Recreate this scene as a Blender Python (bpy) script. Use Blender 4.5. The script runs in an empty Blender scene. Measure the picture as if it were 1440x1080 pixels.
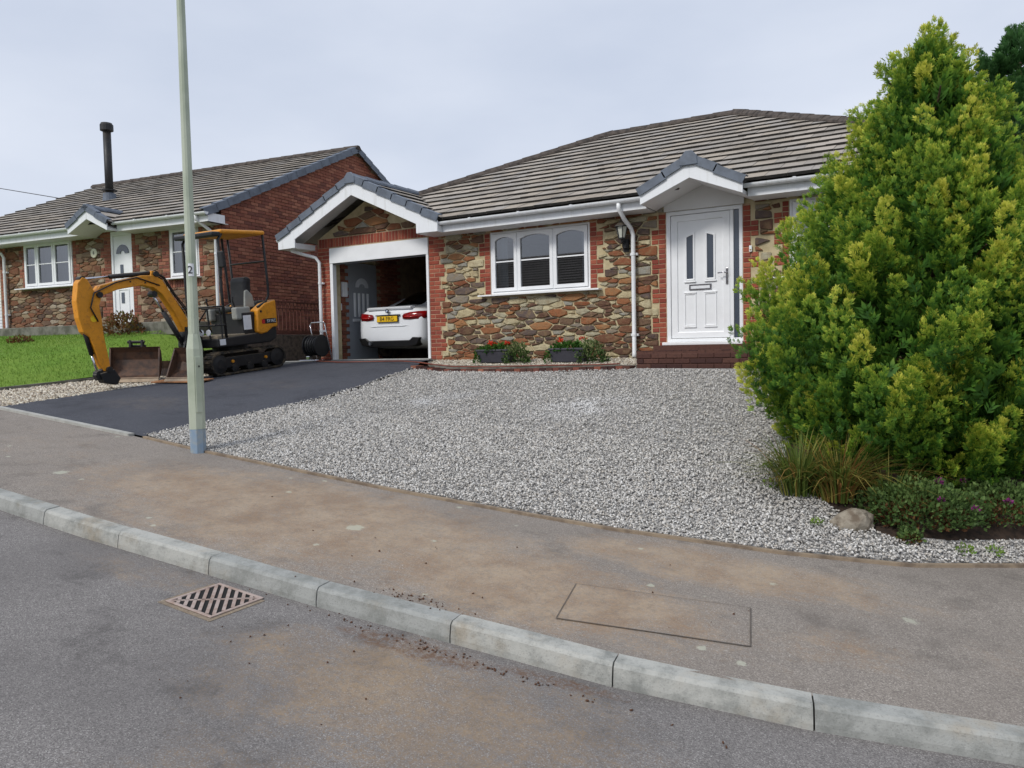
import bpy, bmesh, math, random
import numpy as np
from mathutils import Vector, Matrix
random.seed(7); RNG = np.random.default_rng(7)
SC = bpy.context.scene
COL = SC.collection
R = math.radians
EYE = 1.78

# ------------------------------------------------------------------ camera
YAW, PITCH, ROLL = R(30.7), R(2.7), R(-1.15)
cam = bpy.data.cameras.new('camera'); cam_o = bpy.data.objects.new('camera', cam); COL.objects.link(cam_o)
cam.sensor_width = 36; cam.lens = 36 * 1070 / 1440; cam.clip_start = .05; cam.clip_end = 3000
_f = Vector((-math.sin(YAW) * math.cos(PITCH), math.cos(YAW) * math.cos(PITCH), -math.sin(PITCH)))
_r = Vector((math.cos(YAW), math.sin(YAW), 0)); _u = _r.cross(_f)
_r2 = _r * math.cos(ROLL) + _u * math.sin(ROLL); _u2 = _u * math.cos(ROLL) - _r * math.sin(ROLL)
cam_o.matrix_world = Matrix(((_r2.x, _u2.x, -_f.x, 0), (_r2.y, _u2.y, -_f.y, 0), (_r2.z, _u2.z, -_f.z, EYE), (0, 0, 0, 1)))
SC.camera = cam_o

# ------------------------------------------------------------------ sky, sun, exposure
SUN_EL, SUN_AZ = R(42), R(196)          # azimuth clockwise from +Y: behind the camera, a little to the left
world = bpy.data.worlds.new('World'); SC.world = world; world.use_nodes = True
wt = world.node_tree; wt.nodes.clear()
w_out = wt.nodes.new('ShaderNodeOutputWorld'); w_bg = wt.nodes.new('ShaderNodeBackground'); w_bg.inputs['Strength'].default_value = .1
w_sky = wt.nodes.new('ShaderNodeTexSky'); w_sky.sky_type = 'NISHITA'; w_sky.sun_disc = False
w_sky.sun_elevation = SUN_EL; w_sky.sun_rotation = SUN_AZ; w_sky.air_density = 1.2; w_sky.dust_density = 2.5
w_tc = wt.nodes.new('ShaderNodeTexCoord'); w_map = wt.nodes.new('ShaderNodeMapping'); w_map.inputs['Scale'].default_value = (1, 1, 2.6)
w_no = wt.nodes.new('ShaderNodeTexNoise'); w_no.inputs['Scale'].default_value = 2.1; w_no.inputs['Detail'].default_value = 5; w_no.inputs['Roughness'].default_value = .5
w_rp = wt.nodes.new('ShaderNodeValToRGB'); w_rp.color_ramp.elements[0].position = .3; w_rp.color_ramp.elements[1].position = .7
w_rp.color_ramp.elements[0].color = (4.1, 4.55, 5.5, 1); w_rp.color_ramp.elements[1].color = (5.35, 5.7, 6.45, 1)
w_mx = wt.nodes.new('ShaderNodeMix'); w_mx.data_type = 'RGBA'; w_mx.inputs['Factor'].default_value = .94
wt.links.new(w_tc.outputs['Generated'], w_map.inputs['Vector']); wt.links.new(w_map.outputs['Vector'], w_no.inputs['Vector'])
wt.links.new(w_no.outputs['Fac'], w_rp.inputs['Fac']); wt.links.new(w_sky.outputs['Color'], w_mx.inputs[6]); wt.links.new(w_rp.outputs['Color'], w_mx.inputs[7])
wt.links.new(w_mx.outputs[2], w_bg.inputs['Color']); wt.links.new(w_bg.outputs['Background'], w_out.inputs['Surface'])
sun = bpy.data.lights.new('sun', 'SUN'); sun.energy = 1.5; sun.angle = R(14); sun.color = (1, .96, .9)
sun_o = bpy.data.objects.new('sun', sun); COL.objects.link(sun_o)
_sd = Vector((math.sin(SUN_AZ) * math.cos(SUN_EL), math.cos(SUN_AZ) * math.cos(SUN_EL), math.sin(SUN_EL)))
sun_o.rotation_euler = _sd.to_track_quat('Z', 'Y').to_euler()
SC.view_settings.view_transform = 'Standard'; SC.view_settings.look = 'None'; SC.view_settings.exposure = .55; SC.view_settings.gamma = 1
SC.render.engine = 'CYCLES'; SC.cycles.use_denoising = True; SC.cycles.max_bounces = 7; SC.cycles.transparent_max_bounces = 16
SC.cycles.caustics_reflective = False; SC.cycles.caustics_refractive = False

# ------------------------------------------------------------------ materials
def lin(c):
    return tuple(((v / 255) / 12.92 if v <= 10.31 else ((v / 255 + .055) / 1.055) ** 2.4) for v in c) + (1,)
class NT:
    def __init__(s, name):
        s.m = bpy.data.materials.new(name); s.m.use_nodes = True; s.t = s.m.node_tree; s.b = s.t.nodes['Principled BSDF']
        s.geo = s.t.nodes.new('ShaderNodeNewGeometry'); s.pos = s.geo.outputs['Position']
    def n(s, ty, ins={}, **kw):
        nd = s.t.nodes.new(ty)
        for k, v in kw.items(): setattr(nd, k, v)
        for k, v in ins.items(): s.set(nd.inputs[k], v)
        return nd
    def set(s, sock, v):
        if isinstance(v, bpy.types.NodeSocket): s.t.links.new(v, sock)
        else: sock.default_value = v
    def noise(s, scale, detail=4, rough=.6, vec=None, dist=0):
        return s.n('ShaderNodeTexNoise', {'Vector': vec or s.pos, 'Scale': scale, 'Detail': detail, 'Roughness': rough, 'Distortion': dist}).outputs['Fac']
    def vor(s, scale, vec=None, out='Color'):
        return s.n('ShaderNodeTexVoronoi', {'Vector': vec or s.pos, 'Scale': scale}).outputs[out]
    def math(s, op, a, b=0., clamp=False):
        nd = s.n('ShaderNodeMath', operation=op, use_clamp=clamp); s.set(nd.inputs[0], a); s.set(nd.inputs[1], b); return nd.outputs[0]
    def mix(s, f, a, b, mode='MIX'):
        nd = s.n('ShaderNodeMix', data_type='RGBA', blend_type=mode); s.set(nd.inputs[0], f); s.set(nd.inputs[6], a); s.set(nd.inputs[7], b); return nd.outputs[2]
    def ramp(s, f, stops, interp='LINEAR'):
        nd = s.n('ShaderNodeValToRGB'); cr = nd.color_ramp; cr.interpolation = interp
        while len(cr.elements) < len(stops): cr.elements.new(.5)
        for e, (p, c) in zip(cr.elements, stops): e.position = p; e.color = c if len(c) == 4 else lin(c)
        s.set(nd.inputs[0], f); return nd.outputs[0]
    def step(s, f, lo, hi):
        nd = s.n('ShaderNodeMapRange', {'From Min': lo, 'From Max': hi}, clamp=True, interpolation_type='SMOOTHSTEP'); s.set(nd.inputs['Value'], f); return nd.outputs[0]
    def rnd(s):
        a = s.n('ShaderNodeObjectInfo').outputs['Random']; b = s.n('ShaderNodeAttribute', attribute_name='rnd').outputs['Fac']
        return s.math('FRACT', s.math('ADD', a, b))
    def attr(s, name): return s.n('ShaderNodeAttribute', attribute_name=name).outputs['Fac']
    def blob(s, x, y, rx, ry, rot=0):
        """soft ellipse 1 in the middle, 0 outside, in ground-plan coordinates"""
        mp = s.n('ShaderNodeMapping', {'Vector': s.pos}, vector_type='TEXTURE'); mp.inputs['Location'].default_value = (x, y, 0); mp.inputs['Rotation'].default_value = (0, 0, rot); mp.inputs['Scale'].default_value = (rx, ry, 1e3)
        ln = s.n('ShaderNodeVectorMath', {0: mp.outputs[0]}, operation='LENGTH').outputs['Value']
        return s.math('SUBTRACT', 1., s.step(ln, .2, 1.), True)
    def bump(s, h, strength=.3, dist=.01):
        nd = s.n('ShaderNodeBump', {'Strength': strength, 'Distance': dist, 'Height': h}); s.set(s.b.inputs['Normal'], nd.outputs[0])
    def done(s, col, rough=.7, metal=0, spec=.5):
        s.set(s.b.inputs['Base Color'], col); s.set(s.b.inputs['Roughness'], rough); s.b.inputs['Metallic'].default_value = metal
        s.b.inputs['Specular IOR Level'].default_value = spec; return s.m
def simple(name, c, rough=.6, var=.12, scale=6, metal=0, spec=.5, bump=0, bscale=80, c2=None):
    t = NT(name); base = lin(c); n = t.noise(scale, 5)
    dark = lin(c2) if c2 else tuple(v * (1 - 2 * var) for v in base[:3]) + (1,)
    col = t.mix(t.step(n, .38, .68), base, dark)
    if bump: t.bump(t.noise(bscale, 3), bump, .004)
    return t.done(col, rough, metal, spec)
M = {}
M['upvc'] = simple('white_upvc', (236, 238, 240), .32, .03, 3)
def weathered():
    t = NT('weathered_white_upvc'); mp = t.n('ShaderNodeMapping', {'Vector': t.pos}); mp.inputs['Scale'].default_value = (9, 9, .9)
    col = t.mix(t.math('MULTIPLY', t.step(t.noise(1.6, 6, .7, mp.outputs[0]), .5, .75), .5), lin((228, 231, 234)), lin((186, 186, 180))); col = t.mix(t.math('MULTIPLY', t.step(t.noise(30, 5, .7), .6, .75), .3), col, lin((160, 158, 148))); return t.done(col, .4)
M['upvc_dull'] = weathered()
M['soffit'] = simple('soffit_board', (222, 222, 222), .5, .04, 2)
M['slate_blue'] = simple('blue_grey_verge', (98, 107, 120), .55, .16, 5)
M['rubber'] = simple('muddy_rubber', (36, 33, 30), .85, .2, 9, c2=(92, 80, 62), bump=.4, bscale=50)
M['chrome'] = simple('chrome', (200, 200, 205), .15, .03, 5, metal=1)
def machine(name, c, dirt, spec=.5, rough=.38):
    t = NT(name); n = t.noise(5, 7, .7); col = t.mix(t.step(n, .35, .7), lin(c), tuple(v * .8 for v in lin(c)[:3]) + (1,)); up = t.n('ShaderNodeSeparateXYZ', {0: t.geo.outputs['Normal']}).outputs[2]
    col = t.mix(t.math('MULTIPLY', t.step(t.noise(13, 7, .75, dist=.6), .52, .7), .75), col, lin(dirt)); col = t.mix(t.math('MULTIPLY', t.step(up, .5, .95), t.math('MULTIPLY', t.noise(9, 5), .8)), col, lin((140, 126, 104)))
    return t.done(col, t.math('ADD', rough, t.math('MULTIPLY', n, .3)), 0, spec)
M['yellow'] = machine('digger_yellow', (220, 146, 26), (150, 92, 34)); M['black_steel'] = machine('grimy_black_steel', (24, 25, 28), (62, 56, 50)); M['black_plastic'] = machine('dusty_black_plastic', (27, 28, 31), (46, 44, 42))
M['rust_steel'] = simple('worn_bucket_steel', (92, 66, 50), .6, .2, 9, c2=(58, 44, 38), bump=.3)
M['bright_steel'] = simple('scoured_steel', (158, 140, 118), .45, .12, 12, metal=.3)
M['seat_grey'] = simple('grey_vinyl', (150, 152, 146), .6, .08, 5)
M['concrete'] = simple('pale_concrete', (172, 172, 166), .85, .12, 7, bump=.3, bscale=120)
M['concrete_dark'] = simple('old_grey_concrete', (122, 120, 112), .9, .18, 5, c2=(84, 84, 74), bump=.4, bscale=70)
M['render_wall'] = simple('dark_roughcast', (88, 78, 72), .95, .2, 14, c2=(58, 52, 48), bump=.9, bscale=60)
M['rail_brown'] = simple('red_oxide_rail', (104, 62, 54), .6, .15, 6)
M['planter'] = simple('slate_grey_plastic', (62, 62, 70), .5, .1, 5)
M['soil'] = simple('dark_soil', (62, 48, 38), .95, .2, 20, c2=(40, 32, 26), bump=.8, bscale=50)
M['dark_room'] = simple('interior_plaster', (120, 116, 110), .9, .1, 2)
M['curtain'] = simple('net_curtain', (205, 210, 216), .9, .05, 3)
M['lamp_paint'] = simple('pale_green_lamp_paint', (178, 186, 168), .5, .06, 3, c2=(160, 170, 150))
M['lamp_blue'] = simple('blue_grey_band', (128, 150, 172), .6, .08, 12, c2=(150, 158, 160))
M['wire'] = simple('overhead_wire', (60, 60, 64), .6)
M['label_white'] = simple('white_sticker', (225, 228, 232), .5, .04, 20)
M['black_print'] = simple('black_print', (25, 25, 28), .5)
M['red_print'] = simple('red_print', (190, 40, 36), .5)
M['plate_yellow'] = simple('number_plate_yellow', (232, 186, 20), .35, .03)
M['car_white'] = simple('white_car_paint', (228, 231, 235), .16, .02, 2)
M['car_dark'] = simple('car_dark_trim', (18, 18, 20), .35)
M['tail_red'] = simple('tail_light_red', (140, 12, 16), .12, .2, 10)
M['car_glass'] = simple('dark_tinted_glass', (12, 14, 17), .04)
M['emblem_blue'] = simple('emblem_blue', (40, 90, 160), .3)
M['hose'] = simple('red_brown_hose', (120, 62, 46), .5)
M['hose_black'] = simple('black_hose', (26, 26, 28), .5)
M['brass'] = simple('brass', (200, 170, 90), .3, metal=.8)
M['bark'] = simple('bark', (84, 66, 50), .9, .25, 25, bump=.7, bscale=40)
M['rock'] = simple('garden_rock', (150, 142, 128), .9, .2, 12, c2=(104, 92, 78), bump=.8, bscale=25)
M['orange_board'] = simple('orange_brown_board', (160, 112, 74), .8, .15, 8, c2=(128, 88, 58))
M['iron'] = simple('rusty_cast_iron', (168, 152, 144), .65, .1, 16, c2=(146, 124, 112), bump=.3, bscale=90)
M['void'] = simple('gully_void', (12, 11, 10), .9)
M['grey_door'] = simple('grey_side_door', (150, 155, 162), .4, .04, 3)
M['lantern_glass'] = simple('lantern_pale_glass', (196, 198, 186), .1, .05)

def glass():
    t = NT('window_glass'); fr = t.n('ShaderNodeFresnel', {'IOR': 2.5})
    tr = t.n('ShaderNodeBsdfTransparent', {'Color': (.62, .68, .72, 1)}); gl = t.n('ShaderNodeBsdfGlossy', {'Color': (.95, .97, 1, 1), 'Roughness': .015})
    ms = t.n('ShaderNodeMixShader', {0: fr.outputs[0], 1: tr.outputs[0], 2: gl.outputs[0]})
    t.t.links.new(ms.outputs[0], t.t.nodes['Material Output'].inputs['Surface']); return t.m
M['glass'] = glass()
def obscure():
    t = NT('obscured_door_glass'); t.bump(t.noise(90, 2), .3, .004); return t.done(lin((70, 78, 90)), .12, 0, .8)
M['obscure'] = obscure()

def brick_mat(name, cols, dirt):
    t = NT(name); r = t.rnd()
    col = t.ramp(r, [(i / len(cols), c) for i, c in enumerate(cols)], 'CONSTANT')
    col = t.mix(t.math('MULTIPLY', t.step(t.noise(26, 5), .45, .75), .55), col, lin(dirt))
    t.bump(t.noise(140, 3), .5, .004); return t.done(col, .88, 0, .25)
M['brick'] = brick_mat('red_brick', [(146, 74, 58), (156, 82, 64), (134, 66, 54), (162, 92, 72), (140, 74, 62)], (112, 60, 52))
M['brick_n'] = brick_mat('brown_red_brick', [(136, 84, 68), (146, 92, 74), (124, 76, 64), (156, 104, 84), (114, 72, 62), (142, 92, 74)], (108, 70, 60))
M['brick_step'] = brick_mat('dark_engineering_brick', [(82, 56, 50), (70, 48, 45), (92, 64, 56)], (54, 40, 38))
def stone_mat(name, cols):
    t = NT(name); r = t.rnd()
    col = t.ramp(r, [(i / len(cols), c) for i, c in enumerate(cols)], 'CONSTANT')
    n = t.noise(11, 6, .65, dist=.6)
    col = t.mix(t.math('MULTIPLY', t.step(n, .42, .7), .6), col, t.mix(t.noise(4, 2), lin((70, 52, 42)), lin((176, 150, 112))))
    col = t.mix(t.math('MULTIPLY', t.step(t.noise(60, 4), .5, .75), .35), col, lin((66, 54, 48)))
    t.bump(t.noise(38, 6, .7), .8, .012); return t.done(col, .9, 0, .2)
SC1 = [(134, 84, 58), (96, 70, 58), (146, 96, 66), (112, 90, 74), (88, 74, 70), (136, 86, 62), (188, 178, 146), (116, 80, 62), (136, 128, 116), (158, 112, 76), (174, 168, 144), (98, 86, 82), (126, 78, 56), (194, 184, 152), (150, 148, 138), (184, 172, 138), (104, 78, 66)]
SC2 = [(118, 80, 62), (96, 74, 62), (132, 96, 74), (108, 88, 74), (112, 76, 60), (150, 134, 110), (92, 76, 68), (126, 84, 64), (126, 108, 92), (166, 156, 138)]
M['stone'] = stone_mat('rubble_stone', SC1); M['stone_n'] = stone_mat('brown_rubble_stone', SC2)
def mortar(name, c, c2):
    t = NT(name); col = t.mix(t.step(t.noise(7, 5), .35, .7), lin(c), lin(c2)); t.bump(t.noise(90, 4), .6, .006); return t.done(col, .95, 0, .2)
M['mortar'] = mortar('buff_mortar', (198, 184, 150), (176, 162, 128)); M['mortar_brick'] = mortar('pink_mortar', (186, 156, 130), (160, 130, 108))
M['mortar_n'] = mortar('grey_brown_mortar', (164, 144, 120), (138, 118, 98))
def tile_mat():
    t = NT('concrete_roof_tile'); r = t.rnd()
    col = t.ramp(r, [(0, (158, 151, 142)), (.2, (168, 160, 150)), (.4, (150, 144, 136)), (.6, (162, 153, 141)), (.8, (156, 151, 145))], 'CONSTANT')
    col = t.mix(t.math('MULTIPLY', t.step(t.noise(1.1, 6, .7), .45, .72), .5), col, lin((96, 88, 78)))
    col = t.mix(t.step(t.noise(24, 4), .66, .74), col, lin((54, 50, 46)))
    t.bump(t.noise(120, 3), .4, .004); return t.done(col, .9, 0, .2)
M['tile'] = tile_mat()
M['tile_nose'] = simple('mossy_painted_shade_nose', (48, 45, 42), .95, .2, 14, c2=(30, 29, 28), bump=.6, bscale=60)  # dark nose colour: moss plus painted-in shade at each course step
M['ridge'] = simple('mossy_ridge_tile', (84, 76, 70), .95, .2, 9, c2=(52, 47, 44), bump=.6, bscale=50)

def asphalt(name, c1, c2, speck, blobs, dirt, dirt_amt, base_cov, lichen=False, scale=210, mark=None):
    t = NT(name)
    v = t.vor(scale); g = t.n('ShaderNodeSeparateColor', {0: v}).outputs[0]
    col = t.mix(g, lin(c1), lin(c2)); col = t.mix(t.math('MULTIPLY', t.step(g, .9, .97), .6), col, lin(speck))
    col = t.mix(t.math('MULTIPLY', t.step(t.noise(.8, 5), .4, .7), .4), col, lin(c1))
    dk = tuple(v * .62 for v in lin(c1)[:3]) + (1,); col = t.mix(t.math('MULTIPLY', t.step(t.noise(2.2, 8, .72), .5, .72), .55), col, dk)
    col = t.mix(t.math('MULTIPLY', t.step(t.noise(19, 6, .75), .55, .75), .4), col, dk)
    if dirt:
        acc = None
        for b in blobs:
            q = t.math('MULTIPLY', t.blob(*b[:5]), b[5]); acc = q if acc is None else t.math('MAXIMUM', acc, q)
        n = t.noise(2.3, 8, .68, dist=.5); n2 = t.noise(14, 5, .7)
        cov = t.math('ADD', acc, base_cov) if acc is not None else base_cov
        k = t.math('ADD', t.math('MULTIPLY', n, .75), t.math('MULTIPLY', n2, .35))
        st = t.n('ShaderNodeMapping', {'Vector': t.pos}); st.inputs['Scale'].default_value = (1.2, 6, 1); st.inputs['Rotation'].default_value = (0, 0, .22)
        k = t.math('ADD', k, t.math('MULTIPLY', t.math('SUBTRACT', t.noise(2.6, 7, .7, st.outputs[0]), .5), .55)); k = t.math('ADD', k, t.math('MULTIPLY', t.math('SUBTRACT', t.noise(60, 3, .7), .5), .35))
        mask = t.step(t.math('SUBTRACT', t.math('ADD', k, cov), t.math('MULTIPLY', g, .28)), .62, .98)
        mask = t.math('MULTIPLY', mask, t.math('ADD', .45, t.math('MULTIPLY', t.step(t.noise(34, 6, .8, dist=.4), .38, .58), .55)))
        mask = t.math('MULTIPLY', mask, dirt_amt)
        dc = t.mix(t.step(t.noise(3.1, 7, .7), .35, .65), lin(dirt[0]), lin(dirt[1])); dc = t.mix(t.math('MULTIPLY', t.step(t.noise(11, 6, .7, dist=.8), .5, .7), .5), dc, tuple(v * .7 for v in lin(dirt[1])[:3]) + (1,)); col = t.mix(mask, col, dc)
    if mark:
        acc = None
        for b in mark:
            q = t.math('MULTIPLY', t.blob(*b[:5]), b[5]); acc = q if acc is None else t.math('MAXIMUM', acc, q)
        mk = t.step(t.math('ADD', acc, t.math('ADD', t.math('MULTIPLY', t.noise(9, 8, .75, dist=1.), .6), t.math('MULTIPLY', t.noise(70, 3, .7), .3))), .95, 1.2)
        mk = t.math('MULTIPLY', mk, t.step(t.noise(26, 6, .75, dist=.6), .4, .6)); col = t.mix(t.math('MULTIPLY', mk, .8), col, lin((104, 78, 60)))
    if lichen:
        d = t.vor(1.15, out='Distance'); dd = t.math('ADD', d, t.math('MULTIPLY', t.math('SUBTRACT', t.noise(30, 4), .5), .10))
        d2 = t.math('ADD', t.vor(2.7, out='Distance'), t.math('MULTIPLY', t.math('SUBTRACT', t.noise(40, 4), .5), .14)); lm = t.math('MAXIMUM', t.math('SUBTRACT', 1., t.step(dd, .06, .09)), t.math('SUBTRACT', 1., t.step(d2, .05, .085)))
        col = t.mix(t.math('MULTIPLY', lm, .6), col, lin((186, 188, 170)))
    t.bump(t.math('ADD', v, t.math('MULTIPLY', t.noise(3, 3), 1.5)), .55, .006); return t.done(col, .9, 0, .25)
M['road'] = asphalt('road_asphalt', (96, 93, 92), (146, 142, 139), (172, 169, 166), [(-2.2, 2.65, 2.0, 1.0, .05, .6), (-4.5, 2.95, 1.3, .35, .03, .42), (-1.0, 2.2, 1.4, .9, .3, .42), (-2.0, 1.8, 1.8, .9, .2, .38)], [(158, 136, 108), (138, 120, 100)], .8, -.1,
                    mark=[(-2.5, 3.1, 1.1, .22, .06, .75), (-1.7, 3.24, .9, .12, .1, .7), (-2.9, 2.85, .5, .25, .3, .45), (-5., 3.0, .6, .12, .03, .5)])
M['path'] = asphalt('footpath_asphalt', (116, 109, 103), (158, 150, 141), (184, 178, 170), [(-4.6, 4.2, 3.8, 1.4, 0, .6), (-2.4, 4.0, 2.2, .9, 0, .6), (-1.4, 5.0, 1.8, .6, .1, .55), (-8.5, 4.3, 3, 1, 0, .16), (-.6, 4.2, .7, .4, .2, .3), (.5, 4.7, .8, .4, .3, .22)], [(174, 154, 130), (148, 124, 100)], .82, .03, True, 190)
M['drive'] = asphalt('driveway_asphalt', (62, 64, 71), (88, 90, 97), (110, 111, 116), [(-9.6, 6.4, 1.3, .8, 0, .4), (-9.2, 8, 1.6, 1., .3, .3)], [(112, 102, 94), (92, 88, 86)], .6, 0., False, 220)
def kerb_mat():
    t = NT('kerb_concrete'); r = t.n('ShaderNodeObjectInfo').outputs['Random']
    col = t.mix(r, lin((158, 160, 157)), lin((178, 178, 172))); col = t.mix(t.step(t.noise(5, 6, .7), .4, .68), col, lin((132, 134, 130)))
    col = t.mix(t.math('MULTIPLY', t.step(t.noise(1.6, 5, .7), .5, .75), .6), col, lin((158, 140, 112)))
    g = t.n('ShaderNodeSeparateColor', {0: t.vor(170)}).outputs[0]; col = t.mix(t.math('MULTIPLY', t.step(g, .85, .97), .25), col, lin((100, 100, 98)))
    t.bump(t.math('ADD', t.noise(60, 5, .7), g), .5, .006); return t.done(col, .92, 0, .2)
M['kerb'] = kerb_mat()
M['edging'] = simple('dusty_edging', (146, 130, 110), .95, .15, 8, c2=(112, 98, 84), bump=.5, bscale=60)
def gravel_mat(name, cols):
    t = NT(name); col = t.ramp(t.attr('rnd'), [(i / len(cols), c) for i, c in enumerate(cols)], 'CONSTANT')
    dust = t.math('MAXIMUM', t.blob(-5.95, 8.1, .8, .45, .9), t.blob(-3.85, 8.1, .95, .6, .7)); dust = t.math('MULTIPLY', dust, t.step(t.noise(2.5, 5), .3, .65))
    return t.done(t.mix(t.math('MULTIPLY', dust, .75), col, lin((226, 226, 226))), .85, 0, .3)
GC = [(198, 195, 190), (182, 180, 175), (164, 162, 158), (208, 206, 202), (150, 148, 145), (194, 188, 179), (134, 132, 130), (218, 216, 212), (174, 171, 167), (188, 184, 178)]
M['gravel'] = gravel_mat('grey_white_gravel', GC); M['gravel_tan'] = gravel_mat('cream_gravel', [(206, 198, 180), (178, 166, 146), (150, 136, 118), (220, 214, 200), (126, 116, 104), (190, 180, 164), (214, 208, 194)])
def gravel_base():
    t = NT('gravel_bed'); g = t.n('ShaderNodeSeparateColor', {0: t.vor(42)}).outputs[0]
    t.bump(g, .8, .02); return t.done(t.ramp(g, [(0, (118, 116, 113)), (.5, (154, 152, 149)), (1, (196, 194, 191))]), .9, 0, .2)
M['gravel_base'] = gravel_base()
def ground_mat():
    t = NT('earth_and_turf'); return t.done(t.mix(t.noise(.3, 6), lin((84, 92, 56)), lin((96, 86, 64))), .95, 0, .1)
M['ground'] = ground_mat()
def lawn_mat():
    t = NT('lawn'); c = t.mix(t.step(t.noise(1.1, 5), .35, .65), lin((112, 144, 58)), lin((128, 152, 66))); c = t.mix(t.math('MULTIPLY', t.noise(40, 4), .5), c, lin((72, 118, 34)))
    t.bump(t.noise(70, 4), .8, .02); return t.done(c, .9, 0, .15)
M['lawn'] = lawn_mat()
def leaf_mat(name, stops, rough=.6, transl=.3):
    t = NT(name); a = t.attr('rnd'); col = t.ramp(a, stops); m = t.done(col, rough, 0, .25)
    tl = t.n('ShaderNodeBsdfTranslucent', {'Color': col}); ms = t.n('ShaderNodeMixShader', {0: transl, 1: t.b.outputs[0], 2: tl.outputs[0]})
    t.t.links.new(ms.outputs[0], t.t.nodes['Material Output'].inputs['Surface']); return m
M['grass'] = leaf_mat('grass_blades', [(0, (92, 126, 48)), (.5, (116, 148, 60)), (1, (148, 170, 86))])
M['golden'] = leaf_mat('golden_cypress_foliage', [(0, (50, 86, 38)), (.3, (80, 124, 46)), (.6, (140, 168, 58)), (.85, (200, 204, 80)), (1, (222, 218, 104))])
M['darkgreen'] = leaf_mat('dark_cypress_foliage', [(0, (46, 80, 42)), (.5, (66, 106, 54)), (1, (104, 140, 72))])
M['heather'] = leaf_mat('heather_foliage', [(0, (58, 78, 44)), (.5, (84, 110, 58)), (1, (120, 144, 82))])
M['purple'] = leaf_mat('purple_flowers', [(0, (104, 30, 92)), (1, (148, 56, 128))])
M['sedge'] = leaf_mat('sedge_blades', [(0, (62, 84, 36)), (.45, (104, 122, 54)), (.7, (150, 142, 72)), (1, (158, 108, 66))])
M['dry_shrub'] = leaf_mat('dry_shrub', [(0, (86, 58, 42)), (.5, (124, 84, 54)), (1, (104, 112, 60))])
M['bed_leaf'] = leaf_mat('geranium_leaves', [(0, (40, 78, 30)), (.6, (66, 110, 42)), (1, (110, 142, 70))])
M['ivy'] = leaf_mat('variegated_trailing_leaves', [(0, (44, 70, 34)), (.5, (82, 108, 56)), (1, (176, 178, 130))])
M['geranium'] = leaf_mat('red_geranium_petals', [(0, (196, 36, 22)), (.8, (226, 66, 40)), (1, (238, 140, 110))])

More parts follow.
